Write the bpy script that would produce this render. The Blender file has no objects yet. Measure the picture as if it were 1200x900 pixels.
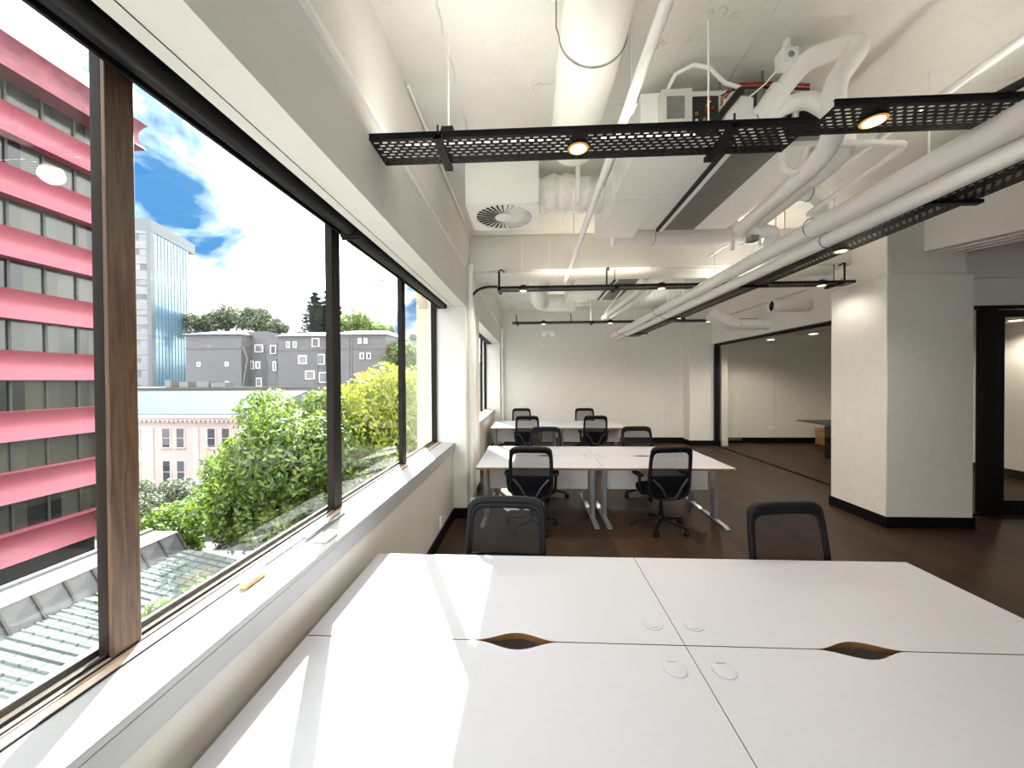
import bpy, bmesh, math, random
from math import sin, cos, pi, radians
from mathutils import Vector, Matrix
random.seed(7)
C = bpy.context.scene.collection

# ------------------------------------------------------------------ helpers
def V(*a): return Vector(a)

class MB:
    """collects shapes, then links them as ONE mesh object"""
    def __init__(s): s.v, s.f, s.m = [], [], []; s.mi = 0; s.M = None
    def add(s, vs, fs, mi=None):
        b = len(s.v); mi = s.mi if mi is None else mi
        for p in vs:
            p = Vector(p); s.v.append(s.M @ p if s.M is not None else p)
        for f in fs:
            s.f.append([b+i for i in f]); s.m.append(mi)
        return s
    def box(s, x0, x1, y0, y1, z0, z1, mi=None):
        if x0 > x1: x0, x1 = x1, x0
        if y0 > y1: y0, y1 = y1, y0
        if z0 > z1: z0, z1 = z1, z0
        vs = [(x0,y0,z0),(x1,y0,z0),(x1,y1,z0),(x0,y1,z0),(x0,y0,z1),(x1,y0,z1),(x1,y1,z1),(x0,y1,z1)]
        return s.add(vs, [(0,3,2,1),(4,5,6,7),(0,1,5,4),(1,2,6,5),(2,3,7,6),(3,0,4,7)], mi)
    def hexa(s, lo, hi, mi=None):
        """lo, hi: four points each, counter-clockwise seen from above"""
        return s.add(list(lo)+list(hi), [(0,3,2,1),(4,5,6,7),(0,1,5,4),(1,2,6,5),(2,3,7,6),(3,0,4,7)], mi)
    def bar(s, a, b, w, h, mi=None, up=(0,0,1)):
        a, b = Vector(a), Vector(b); d = (b-a).normalized(); u = Vector(up)
        if abs(d.dot(u)) > .98: u = Vector((1,0,0))
        r = d.cross(u).normalized()*w/2; u = r.cross(d).normalized()*h/2
        lo = [a-r-u, a+r-u, b+r-u, b-r-u]; hi = [a-r+u, a+r+u, b+r+u, b-r+u]
        return s.hexa(lo, hi, mi)
    def cyl(s, a, b, r, r2=None, n=20, mi=None, caps=True):
        return s.tube([a, b], [r, r if r2 is None else r2], n, mi, caps)
    def tube(s, pts, r, n=14, mi=None, caps=True, closed=False, sq=None):
        pts = [Vector(p) for p in pts]; k = len(pts)
        rs = r if isinstance(r, (list, tuple)) else [r]*k
        tang = []
        for i in range(k):
            if closed: t = pts[(i+1) % k]-pts[i-1]
            elif i == 0: t = pts[1]-pts[0]
            elif i == k-1: t = pts[-1]-pts[-2]
            else: t = (pts[i+1]-pts[i]).normalized()+(pts[i]-pts[i-1]).normalized()
            tang.append(t.normalized())
        t0 = tang[0]; u = Vector((0,0,1)) if abs(t0.z) < .9 else Vector((1,0,0))
        nrm = (u - t0*u.dot(t0)).normalized()
        vs, fs = [], []
        for i in range(k):
            t = tang[i]
            if i: nrm = (nrm - t*nrm.dot(t)).normalized()
            bi = t.cross(nrm)
            for j in range(n):
                a = 2*pi*j/n
                e1, e2 = (1, 1) if sq is None else sq
                vs.append(pts[i] + nrm*rs[i]*cos(a)*e1 + bi*rs[i]*sin(a)*e2)
        m = k if closed else k-1
        for i in range(m):
            for j in range(n):
                p, q = i*n, ((i+1) % k)*n
                fs.append((p+j, p+(j+1) % n, q+(j+1) % n, q+j))
        if caps and not closed:
            fs.append(tuple(range(n-1, -1, -1))); fs.append(tuple((k-1)*n+j for j in range(n)))
        return s.add(vs, fs, mi)
    def prism(s, poly, z0, z1, mi=None, side=None):
        """poly: 2-D outline counter-clockwise, extruded in z"""
        n = len(poly)
        vs = [(x,y,z0) for x,y in poly]+[(x,y,z1) for x,y in poly]
        b = len(s.v); s.add(vs, [tuple(range(n-1,-1,-1)), tuple(range(n,2*n))], mi)
        for i in range(n):
            j = (i+1) % n; s.f.append([b+i, b+j, b+n+j, b+n+i]); s.m.append(s.mi if side is None else side)
        return s
    def prism_axis(s, poly, a0, a1, axis='y', mi=None):
        """outline in the plane across the axis, extruded along it"""
        n = len(poly)
        if axis == 'y': f = lambda p, a: (p[0], a, p[1])
        else: f = lambda p, a: (a, p[0], p[1])
        vs = [f(p,a0) for p in poly]+[f(p,a1) for p in poly]
        fs = [tuple(range(n)), tuple(range(2*n-1,n-1,-1))]+[(i, n+i, n+(i+1) % n, (i+1) % n) for i in range(n)]
        return s.add(vs, fs, mi)
    def lathe(s, prof, n=24, c=(0,0,0), mi=None):
        """prof: (r, z) from bottom to top about a vertical axis"""
        vs, fs = [], []; k = len(prof)
        for r, z in prof:
            for j in range(n): vs.append((c[0]+r*cos(2*pi*j/n), c[1]+r*sin(2*pi*j/n), c[2]+z))
        for i in range(k-1):
            for j in range(n): fs.append((i*n+j, i*n+(j+1) % n, (i+1)*n+(j+1) % n, (i+1)*n+j))
        fs.append(tuple(range(n-1,-1,-1))); fs.append(tuple((k-1)*n+j for j in range(n)))
        return s.add(vs, fs, mi)
    def grid(s, fn, nu, nv, mi=None, thick=None):
        vs = [fn(i/nu, j/nv) for j in range(nv+1) for i in range(nu+1)]
        fs = [(j*(nu+1)+i, j*(nu+1)+i+1, (j+1)*(nu+1)+i+1, (j+1)*(nu+1)+i) for j in range(nv) for i in range(nu)]
        return s.add(vs, fs, mi)
    def build(s, name, mats, parent=None, bevel=0, seg=2, world=True, smooth=True, recalc=False, solid=0, angle=38):
        me = bpy.data.meshes.new(name)
        off = Vector((0,0,0))
        if parent is not None and world: off = worldloc(parent)
        me.from_pydata([tuple(p-off) for p in s.v], [], s.f)
        if not isinstance(mats, (list, tuple)): mats = [mats]
        for m in mats: me.materials.append(m)
        me.polygons.foreach_set('material_index', s.m)
        if recalc:
            b = bmesh.new(); b.from_mesh(me); bmesh.ops.recalc_face_normals(b, faces=b.faces); b.to_mesh(me); b.free()
        if smooth:
            me.shade_smooth(); me.set_sharp_from_angle(angle=radians(angle))
        me.update()
        o = bpy.data.objects.new(name, me); C.objects.link(o)
        if parent is not None: o.parent = parent
        if solid:
            md = o.modifiers.new('thickness', 'SOLIDIFY'); md.thickness = solid; md.offset = 0
        if bevel:
            md = o.modifiers.new('bevel', 'BEVEL'); md.width = bevel; md.segments = seg; md.limit_method = 'ANGLE'; md.angle_limit = radians(40)
        return o

def worldloc(o):
    p = Vector(o.location)
    while o.parent: o = o.parent; p += o.location
    return p

def thing(name, label, cat, loc=(0,0,0), rotz=0, group=None):
    o = bpy.data.objects.new(name, None); C.objects.link(o)
    o.location = loc; o.rotation_euler = (0,0,rotz); o.empty_display_size = .1
    o['label'] = label; o['category'] = cat
    if group: o['group'] = group
    return o
def tag(o, label, cat, group=None, kind=None):
    o['label'] = label; o['category'] = cat
    if group: o['group'] = group
    if kind: o['kind'] = kind
    return o
def struct(o): o['kind'] = 'structure'; return o
def dup(root, loc, rotz=0, label=None, group=None):
    def cp(o, parent):
        c = o.copy(); C.objects.link(c); c.parent = parent
        for ch in list(o.children): cp(ch, c)
        return c
    r = cp(root, None); r.location = loc; r.rotation_euler = (0,0,rotz)
    if label: r['label'] = label
    if group: r['group'] = group
    return r
def fillet(pts, r, n=6):
    pts = [Vector(p) for p in pts]; out = [pts[0]]
    for i in range(1, len(pts)-1):
        a, b, c = pts[i-1], pts[i], pts[i+1]
        d1, d2 = (a-b), (c-b); l = min(r, d1.length*.48, d2.length*.48)
        p, q = b+d1.normalized()*l, b+d2.normalized()*l
        for k in range(n+1):
            t = k/n; out.append(p*(1-t)**2 + b*2*t*(1-t) + q*t*t)
    return out+[pts[-1]]

# ------------------------------------------------------------------ materials
def lin(c):
    f = lambda u: u/12.92 if u <= .04045 else ((u+.055)/1.055)**2.4
    return tuple(f(x/255) for x in c)+(1,)
class NT:
    def __init__(s, name):
        s.mat = bpy.data.materials.new(name); s.mat.use_nodes = True; s.t = s.mat.node_tree; s.t.nodes.clear()
        s.out = s.n('ShaderNodeOutputMaterial')
    def n(s, t, **kw):
        x = s.t.nodes.new(t)
        for k, v in kw.items():
            if k in x.inputs.keys(): x.inputs[k].default_value = v
            else: setattr(x, k, v)
        return x
    def l(s, a, b): s.t.links.new(a, b)
    def ramp(s, fac, stops, interp='LINEAR'):
        r = s.n('ShaderNodeValToRGB'); e = r.color_ramp.elements; r.color_ramp.interpolation = interp
        while len(e) > 1: e.remove(e[-1])
        e[0].position, e[0].color = stops[0]
        for p, c in stops[1:]: k = e.new(p); k.color = c
        s.l(fac, r.inputs['Fac']); return r
    def mix(s, fac, a, b, blend='MIX'):
        m = s.n('ShaderNodeMix', data_type='RGBA', blend_type=blend)
        for v, i in ((fac, 0), (a, 6), (b, 7)):
            if hasattr(v, 'is_output'): s.l(v, m.inputs[i])
            else: m.inputs[i].default_value = v
        return m.outputs[2]

def plain(name, rgb, rough=.5, metal=0, var=.06, scale=6, bump=0, bscale=60, spec=.5, emit=None, coat=0, coords='Object'):
    t = NT(name); p = t.n('ShaderNodeBsdfPrincipled', Roughness=rough, Metallic=metal)
    p.inputs['Specular IOR Level'].default_value = spec
    p.inputs['Coat Weight'].default_value = coat
    c = lin(rgb); tc = t.n('ShaderNodeTexCoord')
    nz = t.n('ShaderNodeTexNoise', Scale=scale, Detail=4.0); t.l(tc.outputs[coords], nz.inputs['Vector'])
    d = tuple(x*(1-var) for x in c[:3])+(1,); e = tuple(min(1, x*(1+var)) for x in c[:3])+(1,)
    r = t.ramp(nz.outputs['Fac'], [(.3, d), (.7, e)]); t.l(r.outputs['Color'], p.inputs['Base Color'])
    if bump:
        nb = t.n('ShaderNodeTexNoise', Scale=bscale, Detail=5.0); t.l(tc.outputs[coords], nb.inputs['Vector'])
        b = t.n('ShaderNodeBump', Strength=bump, Distance=.01); t.l(nb.outputs['Fac'], b.inputs['Height']); t.l(b.outputs['Normal'], p.inputs['Normal'])
    if emit:
        p.inputs['Emission Color'].default_value = lin(emit[0]); p.inputs['Emission Strength'].default_value = emit[1]
    t.l(p.outputs[0], t.out.inputs[0]); return t.mat

M = {}
M['wall'] = plain('painted wall', (232,231,226), .75, var=.03, scale=2, bump=.12, bscale=45)
M['wall_rough'] = plain('painted brick texture', (226,225,219), .8, var=.025, scale=9, bump=.5, bscale=70)
M['lower'] = plain('greyer lower wall', (200,197,191), .7, var=.03, scale=3, bump=.1)  # a little greyer than the wall above
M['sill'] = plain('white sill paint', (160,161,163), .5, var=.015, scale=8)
M['white'] = plain('white enamel', (250,250,246), .4, var=.02)
M['duct'] = plain('white duct paint', (247,246,240), .45, var=.03, scale=5, bump=.1, bscale=14)
M['insul'] = plain('white pipe insulation', (250,249,243), .6, var=.03, scale=12, bump=.15, bscale=30)
M['foil'] = plain('crinkled white duct wrap', (246,245,240), .38, var=.05, scale=14, bump=.9, bscale=26)
M['black'] = plain('black powder coat', (12,12,14), .45, var=.15, spec=.3)
M['blackpl'] = plain('black plastic', (14,14,17), .5, var=.1, bump=.08, bscale=300, spec=.3)
M['fabric'] = plain('black seat fabric', (12,12,17), .95, var=.2, scale=120, bump=.3, bscale=400, spec=.2)
M['shell'] = plain('dark back pad', (10,10,15), .9, var=.15, scale=90, bump=.2, bscale=300, spec=.12)
M['support'] = plain('dark grey chair support', (50,50,54), .5)
M['frame'] = plain('chair back frame', (15,15,18), .6, var=.1, bump=.1, bscale=250, spec=.25)
M['rubber'] = plain('black rubber', (14,14,15), .7, var=.1)
M['base_black'] = plain('black skirting', (8,8,10), .55, var=.2, spec=.2)
M['silver'] = plain('silver powder coat', (176,180,184), .35, .75, var=.05)
M['steel'] = plain('galvanised steel', (150,152,150), .35, .8, var=.12, scale=20)
M['greypanel'] = plain('grey metal access panel', (128,126,120), .45, .35, var=.12, scale=3)
M['laminate'] = plain('white laminate', (180,181,186), .5, var=.012, scale=30, bump=.03, bscale=500, spec=.25)
M['edge'] = plain('tan edging strip', (126,90,56), .5, var=.1, scale=40)
M['ply'] = plain('raw board edge', (168,122,58), .6, var=.18, scale=30)
M['modesty'] = plain('white modesty board', (236,234,230), .5, var=.02)
M['bronze'] = plain('dark bronze frame', (30,25,21), .6, 0, var=.15, scale=8, spec=.2)
M['cable'] = plain('black cable', (22,22,24), .5)
M['red'] = plain('red wire', (150,40,30), .5)
M['offwhite'] = plain('off-white plastic', (214,213,206), .5, var=.03)
M['copper'] = plain('copper pipe', (165,90,60), .4, .6)
M['brass'] = plain('brass', (190,150,60), .35, .7)
M['pcb'] = plain('dark circuit board', (32,38,30), .5, var=.6, scale=60)
M['card'] = plain('brown cardboard', (170,125,75), .8, var=.06)
M['darktable'] = plain('dark table top', (40,36,34), .4, var=.1)
M['concrete_pier'] = plain('beige concrete', (204,193,172), .8, var=.08, scale=5, bump=.2)
M['dark'] = plain('flat dark fill', (12,12,12), .8)
M['pinkpaint'] = None

def wood(name, c1, c2, axis_scale=(18,18,1.5), rough=.5):
    t = NT(name); p = t.n('ShaderNodeBsdfPrincipled', Roughness=rough)
    tc = t.n('ShaderNodeTexCoord'); mp = t.n('ShaderNodeMapping'); mp.inputs['Scale'].default_value = axis_scale
    t.l(tc.outputs['Object'], mp.inputs['Vector'])
    nz = t.n('ShaderNodeTexNoise', Scale=3.0, Detail=6.0, Distortion=1.2); t.l(mp.outputs[0], nz.inputs['Vector'])
    r = t.ramp(nz.outputs['Fac'], [(.3, lin(c1)), (.68, lin(c2))]); t.l(r.outputs['Color'], p.inputs['Base Color'])
    t.l(p.outputs[0], t.out.inputs[0]); return t.mat
M['mullion_wood'] = wood('brown stained timber', (64,46,32), (106,80,58))
M['track'] = plain('beige anodised track', (196,176,160), .4, .2, var=.08, scale=20)
M['pine'] = wood('pale pine', (205,170,120), (226,196,150))

def floor_mat():
    t = NT('dark brown planks'); p = t.n('ShaderNodeBsdfPrincipled', Roughness=.5); p.inputs['Specular IOR Level'].default_value = .22
    tc = t.n('ShaderNodeTexCoord'); mp = t.n('ShaderNodeMapping'); mp.inputs['Rotation'].default_value = (0,0,pi/2)
    t.l(tc.outputs['Object'], mp.inputs['Vector'])
    br = t.n('ShaderNodeTexBrick', Scale=1.0); br.offset = .37
    br.inputs['Color1'].default_value = (0.25,.25,.25,1); br.inputs['Color2'].default_value = (.75,.75,.75,1); br.inputs['Mortar'].default_value = (0,0,0,1)
    br.inputs['Mortar Size'].default_value = .0015; br.inputs['Brick Width'].default_value = 1.2; br.inputs['Row Height'].default_value = .18
    t.l(mp.outputs[0], br.inputs['Vector'])
    m2 = t.n('ShaderNodeMapping'); m2.inputs['Scale'].default_value = (30,2,1); t.l(tc.outputs['Object'], m2.inputs['Vector'])
    nz = t.n('ShaderNodeTexNoise', Scale=2.0, Detail=7.0, Distortion=.6); t.l(m2.outputs[0], nz.inputs['Vector'])
    base = t.ramp(br.outputs['Color'], [(0, lin((20,13,9))), (.25, lin((50,35,24))), (.75, lin((70,51,36)))])
    grain = t.ramp(nz.outputs['Fac'], [(.25, (.66,.66,.66,1)), (.75, (1.12,1.12,1.12,1))])
    c = t.mix(1.0, base.outputs['Color'], grain.outputs['Color'], 'MULTIPLY'); t.l(c, p.inputs['Base Color'])
    b = t.n('ShaderNodeBump', Strength=.25, Distance=.004); t.l(br.outputs['Color'], b.inputs['Height']); t.l(b.outputs[0], p.inputs['Normal'])
    t.l(p.outputs[0], t.out.inputs[0]); return t.mat
M['floor'] = floor_mat()

def ceiling_mat():
    t = NT('painted concrete slab'); p = t.n('ShaderNodeBsdfPrincipled', Roughness=.75)
    tc = t.n('ShaderNodeTexCoord')
    n1 = t.n('ShaderNodeTexNoise', Scale=1.6, Detail=6.0); t.l(tc.outputs['Object'], n1.inputs['Vector'])
    base = t.ramp(n1.outputs['Fac'], [(.3, lin((222,221,214))), (.7, lin((238,237,232)))])
    # fine wandering cracks and scuffs
    n2 = t.n('ShaderNodeTexNoise', Scale=1.1, Detail=9.0, Roughness=.62, Distortion=.5); t.l(tc.outputs['Object'], n2.inputs['Vector'])
    cr = t.ramp(n2.outputs['Fac'], [(.492, (0,0,0,1)), (.5, (1,1,1,1)), (.508, (0,0,0,1))])
    n3 = t.n('ShaderNodeTexNoise', Scale=2.3, Detail=3.0); t.l(tc.outputs['Object'], n3.inputs['Vector'])
    msk = t.ramp(n3.outputs['Fac'], [(.57, (0,0,0,1)), (.68, (.55,.55,.55,1))])
    f = t.mix(1.0, cr.outputs['Color'], msk.outputs['Color'], 'MULTIPLY')
    c = t.mix(f, base.outputs['Color'], lin((140,134,122)))
    # long joints left by the formwork boards, broken and smudged
    sx = t.n('ShaderNodeSeparateXYZ'); t.l(tc.outputs['Object'], sx.inputs[0])
    n4 = t.n('ShaderNodeTexNoise', Scale=14.0, Detail=4.0); t.l(tc.outputs['Object'], n4.inputs['Vector'])
    a1 = t.n('ShaderNodeMath', operation='MULTIPLY_ADD'); a1.inputs[1].default_value = .045; t.l(n4.outputs['Fac'], a1.inputs[0]); t.l(sx.outputs['X'], a1.inputs[2])
    a2 = t.n('ShaderNodeMath', operation='MULTIPLY_ADD'); a2.inputs[1].default_value = 1/.905; a2.inputs[2].default_value = .005; t.l(a1.outputs[0], a2.inputs[0])
    a3 = t.n('ShaderNodeMath', operation='FRACT'); t.l(a2.outputs[0], a3.inputs[0])
    jl = t.ramp(a3.outputs[0], [(.488, (0,0,0,1)), (.5, (.8,.8,.8,1)), (.512, (0,0,0,1))])
    n5 = t.n('ShaderNodeTexNoise', Scale=1.7, Detail=5.0); t.l(tc.outputs['Object'], n5.inputs['Vector'])
    jm = t.ramp(n5.outputs['Fac'], [(.46, (0,0,0,1)), (.6, (.8,.8,.8,1))])
    c = t.mix(t.mix(1.0, jl.outputs['Color'], jm.outputs['Color'], 'MULTIPLY'), c, lin((112,106,96))); t.l(c, p.inputs['Base Color'])
    # board marks from the formwork
    w = t.n('ShaderNodeTexWave', Scale=.42, Distortion=.4); w.bands_direction = 'Y'; t.l(tc.outputs['Object'], w.inputs['Vector'])
    nb = t.n('ShaderNodeTexNoise', Scale=25.0, Detail=5.0); t.l(tc.outputs['Object'], nb.inputs['Vector'])
    a = t.mix(.85, w.outputs['Color'], nb.outputs['Fac'])
    b = t.n('ShaderNodeBump', Strength=.35, Distance=.01); t.l(a, b.inputs['Height']); t.l(b.outputs[0], p.inputs['Normal'])
    t.l(p.outputs[0], t.out.inputs[0]); return t.mat
M['ceiling'] = ceiling_mat()

def glass_mat(name, tint=(.96,.98,.97,1)):
    t = NT(name); tr = t.n('ShaderNodeBsdfTransparent', Color=tint); gl = t.n('ShaderNodeBsdfGlossy', Roughness=.004)
    lw = t.n('ShaderNodeLayerWeight', Blend=.5); p5 = t.n('ShaderNodeMath', operation='POWER'); p5.inputs[1].default_value = 5
    ma = t.n('ShaderNodeMath', operation='MULTIPLY_ADD'); ma.inputs[1].default_value = .96; ma.inputs[2].default_value = .04
    t.l(lw.outputs['Facing'], p5.inputs[0]); t.l(p5.outputs[0], ma.inputs[0]); mx = t.n('ShaderNodeMixShader')
    t.l(ma.outputs[0], mx.inputs[0]); t.l(tr.outputs[0], mx.inputs[1]); t.l(gl.outputs[0], mx.inputs[2])
    t.l(mx.outputs[0], t.out.inputs[0]); return t.mat
M['glass'] = glass_mat('window glass')
M['pglass'] = glass_mat('partition glass', (.9,.9,.88,1))

def mesh_fabric():
    t = NT('woven chair mesh'); tr = t.n('ShaderNodeBsdfTransparent', Color=(1,1,1,1))
    p = t.n('ShaderNodeBsdfPrincipled', Roughness=.7); p.inputs['Base Color'].default_value = lin((18,18,20))
    tc = t.n('ShaderNodeTexCoord'); vo = t.n('ShaderNodeTexVoronoi', Scale=330.0); t.l(tc.outputs['Object'], vo.inputs['Vector'])
    r = t.ramp(vo.outputs['Distance'], [(.16, (0,0,0,1)), (.62, (1,1,1,1))])
    mp = t.n('ShaderNodeMapRange'); mp.inputs['To Min'].default_value = .22; mp.inputs['To Max'].default_value = .74
    t.l(r.outputs['Color'], mp.inputs['Value'])
    mx = t.n('ShaderNodeMixShader'); t.l(mp.outputs[0], mx.inputs[0]); t.l(tr.outputs[0], mx.inputs[1]); t.l(p.outputs[0], mx.inputs[2])
    t.l(mx.outputs[0], t.out.inputs[0]); return t.mat
M['meshfab'] = mesh_fabric()

def lamp_mat(name, rgb, s):
    t = NT(name); e = t.n('ShaderNodeEmission', Color=lin(rgb), Strength=s); t.l(e.outputs[0], t.out.inputs[0]); return t.mat
M['lampwarm'] = lamp_mat('warm lamp lens', (255,232,190), 1.6)
M['batten'] = lamp_mat('linear lamp diffuser', (255,240,215), 4)
M['lamphalo'] = lamp_mat('amber lamp halo', (255,186,96), .2)  # weak emission imitating the warm halo of a lamp
M['lampcool'] = lamp_mat('office lamp', (255,244,224), 3)

def leaf_mat(name, c1, c2, trans=.45):
    t = NT(name); g = t.n('ShaderNodeNewGeometry')
    r = t.ramp(g.outputs['Random Per Island'], [(0, lin(c1)), (1, lin(c2))])
    d = t.n('ShaderNodeBsdfDiffuse'); tl = t.n('ShaderNodeBsdfTranslucent'); gl = t.n('ShaderNodeBsdfGlossy', Roughness=.45)
    t.l(r.outputs['Color'], d.inputs['Color']); t.l(r.outputs['Color'], tl.inputs['Color'])
    m1 = t.n('ShaderNodeMixShader'); m1.inputs[0].default_value = trans; t.l(d.outputs[0], m1.inputs[1]); t.l(tl.outputs[0], m1.inputs[2])
    m2 = t.n('ShaderNodeMixShader'); m2.inputs[0].default_value = .05; t.l(m1.outputs[0], m2.inputs[1]); t.l(gl.outputs[0], m2.inputs[2])
    t.l(m2.outputs[0], t.out.inputs[0]); return t.mat
M['leaf'] = leaf_mat('broad green leaves', (42,74,24), (116,138,42))
M['leaf_y'] = leaf_mat('yellow green leaves', (104,124,22), (172,176,38), .55)
M['leaf_d'] = leaf_mat('dull green foliage', (62,74,54), (96,106,80), .2)
M['leaf_p'] = leaf_mat('dark conifer needles', (52,66,62), (78,90,84), .15)
M['bark'] = plain('bark', (92,80,68), .9, var=.3, scale=8, bump=.5)

# exterior
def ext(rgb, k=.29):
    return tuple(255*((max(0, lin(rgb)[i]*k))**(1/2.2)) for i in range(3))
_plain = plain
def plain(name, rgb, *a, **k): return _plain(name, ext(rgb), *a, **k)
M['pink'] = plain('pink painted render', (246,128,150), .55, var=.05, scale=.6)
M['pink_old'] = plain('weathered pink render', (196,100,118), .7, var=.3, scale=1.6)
def strip_window(name, c1, c2, w, h, rough=.15):
    t = NT(name); p = t.n('ShaderNodeBsdfPrincipled', Roughness=rough)
    tc = t.n('ShaderNodeTexCoord'); vo = t.n('ShaderNodeTexWhiteNoise', noise_dimensions='3D')
    mp = t.n('ShaderNodeMapping'); mp.inputs['Scale'].default_value = (1/w, 1/w, 1/h); t.l(tc.outputs['Object'], mp.inputs['Vector'])
    fl = t.n('ShaderNodeVectorMath', operation='FLOOR'); t.l(mp.outputs[0], fl.inputs[0]); t.l(fl.outputs[0], vo.inputs['Vector'])
    r = t.ramp(vo.outputs['Value'], [(0, lin(c1)), (1, lin(c2))]); t.l(r.outputs['Color'], p.inputs['Base Color'])
    t.l(p.outputs[0], t.out.inputs[0]); return t.mat
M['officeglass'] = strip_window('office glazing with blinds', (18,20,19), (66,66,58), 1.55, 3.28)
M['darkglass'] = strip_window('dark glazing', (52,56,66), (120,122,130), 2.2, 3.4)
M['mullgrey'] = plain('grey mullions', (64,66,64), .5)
def curtain():
    t = NT('blue reflective curtain glass'); p = t.n('ShaderNodeBsdfPrincipled', Roughness=.22, Metallic=.25)
    tc = t.n('ShaderNodeTexCoord'); nz = t.n('ShaderNodeTexNoise', Scale=.12, Detail=5.0); t.l(tc.outputs['Object'], nz.inputs['Vector'])
    r = t.ramp(nz.outputs['Fac'], [(.3, lin((74,108,134))), (.7, lin((108,140,162)))]); t.l(r.outputs['Color'], p.inputs['Base Color'])
    t.l(p.outputs[0], t.out.inputs[0]); return t.mat
M['curtain'] = curtain()
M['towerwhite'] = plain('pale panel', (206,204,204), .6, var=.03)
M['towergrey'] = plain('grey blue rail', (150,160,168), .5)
M['cream'] = _plain('cream stucco', (184,179,173), .8, var=.05, scale=.8)
M['creamtrim'] = _plain('cream trim', (192,187,181), .8, var=.03)
M['bluemetal'] = _plain('pale blue metal roof', (56,65,82), .85, var=.05, spec=.05)
M['greybrick'] = plain('grey painted brick', (160,160,164), .85, var=.08, scale=1.5)
M['greyroof'] = plain('light grey roof', (176,176,178), .6, var=.06)
M['orangebrick'] = plain('orange brick', (172,124,84), .85, var=.15, scale=3)
M['asphalt'] = plain('dark asphalt', (48,48,50), .9, var=.2, scale=.4)
M['hill'] = plain('grassy hill', (84,96,70), .95, var=.2, scale=.2)
M['gutter'] = plain('pale gutter', (172,176,174), .55, var=.05)
M['lead'] = plain('grey sheet metal', (136,134,136), .5, .2, var=.14, scale=1.5)
M['dirty'] = plain('grey render', (120,118,114), .8)
def tile_mat():
    t = NT('green grey roof tiles'); p = t.n('ShaderNodeBsdfPrincipled', Roughness=.85); p.inputs['Specular IOR Level'].default_value = .1
    tc = t.n('ShaderNodeTexCoord'); br = t.n('ShaderNodeTexBrick', Scale=1.0); br.offset = 0
    br.inputs['Color1'].default_value = lin((78,90,86)); br.inputs['Color2'].default_value = lin((94,104,98)); br.inputs['Mortar'].default_value = lin((48,56,56))
    br.inputs['Mortar Size'].default_value = .03; br.inputs['Brick Width'].default_value = .34; br.inputs['Row Height'].default_value = .26
    t.l(tc.outputs['Object'], br.inputs['Vector']); t.l(br.outputs['Color'], p.inputs['Base Color'])
    b = t.n('ShaderNodeBump', Strength=.6, Distance=.03); t.l(br.outputs['Fac'], b.inputs['Height']); b.invert = True; t.l(b.outputs[0], p.inputs['Normal'])
    t.l(p.outputs[0], t.out.inputs[0]); return t.mat
M['tiles'] = tile_mat()

plain = _plain
# ------------------------------------------------------------------ camera
yaw, pitch, roll = -.047464, -.009636, -.006086
fw = V(sin(yaw)*cos(pitch), cos(yaw)*cos(pitch), sin(pitch)); rt = V(cos(yaw), -sin(yaw), 0); up = rt.cross(fw)
r2 = rt*cos(roll)+up*sin(roll); u2 = -rt*sin(roll)+up*cos(roll)
cd = bpy.data.cameras.new('camera'); cam = bpy.data.objects.new('camera', cd); C.objects.link(cam)
m = Matrix.Identity(4)
for i in range(3): m[i][0], m[i][1], m[i][2] = r2[i], u2[i], -fw[i]
m[0][3], m[1][3], m[2][3] = 0, 0, 1.76365
cam.matrix_world = m
cd.sensor_width = 36; cd.sensor_fit = 'HORIZONTAL'; cd.lens = 13.0; cd.clip_start = .05; cd.clip_end = 1500
bpy.context.scene.camera = cam
def at(px, py, y):
    """the point at depth y seen at photo pixel (px, py)"""
    d = fw+r2*((px-600)/433.333)-u2*((py-450)/433.333); return V(0,0,1.76365)+d*(y/d.y)

# ------------------------------------------------------------------ room shell
XL, XB, XW = -.985, -.815, -1.20          # lower wall face, bulkhead face, window line
YB, YF, XE = 10.5, -3.6, 8.45             # far wall, wall behind the camera, far right wall
ZC, ZBEAM = 3.75, 3.27
SZ = lambda y: 2.658+.0125*y              # window soffit height (the old slab runs slightly out of level)
W1, W2 = (-3.2, 4.70), (5.98, 10.2)       # window openings along y

b = MB(); b.box(-1.3, XE+.2, YF-.2, YB+.2, -.2, 0); struct(b.build('floor', M['floor']))
b = MB(); b.box(-1.3, XE+.2, YF-.2, YB+.2, ZC, ZC+.25); struct(b.build('ceiling', M['ceiling']))

b = MB()
def bulk(y0, y1):
    b.hexa([(-1.03,y0,SZ(y0)),(XB,y0,SZ(y0)),(XB,y1,SZ(y1)),(-1.03,y1,SZ(y1))], [(-1.03,y0,ZC),(XB,y0,ZC),(XB,y1,ZC),(-1.03,y1,ZC)])
    b.hexa([(-1.3,y0,SZ(y0)+.13),(-1.03,y0,SZ(y0)+.13),(-1.03,y1,SZ(y1)+.13),(-1.3,y1,SZ(y1)+.13)], [(-1.3,y0,ZC),(-1.03,y0,ZC),(-1.03,y1,ZC),(-1.3,y1,ZC)])
bulk(*W1); bulk(*W2)
b.box(-1.3, XB, YF, W1[0], 0, ZC); b.box(-1.3, XB, W1[1], W2[0], 0, ZC); b.box(-1.3, XB, W2[1], YB, 0, ZC)
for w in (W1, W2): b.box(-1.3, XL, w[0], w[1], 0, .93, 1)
struct(b.build('wall_left', [M['wall'], M['lower']]))

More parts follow.
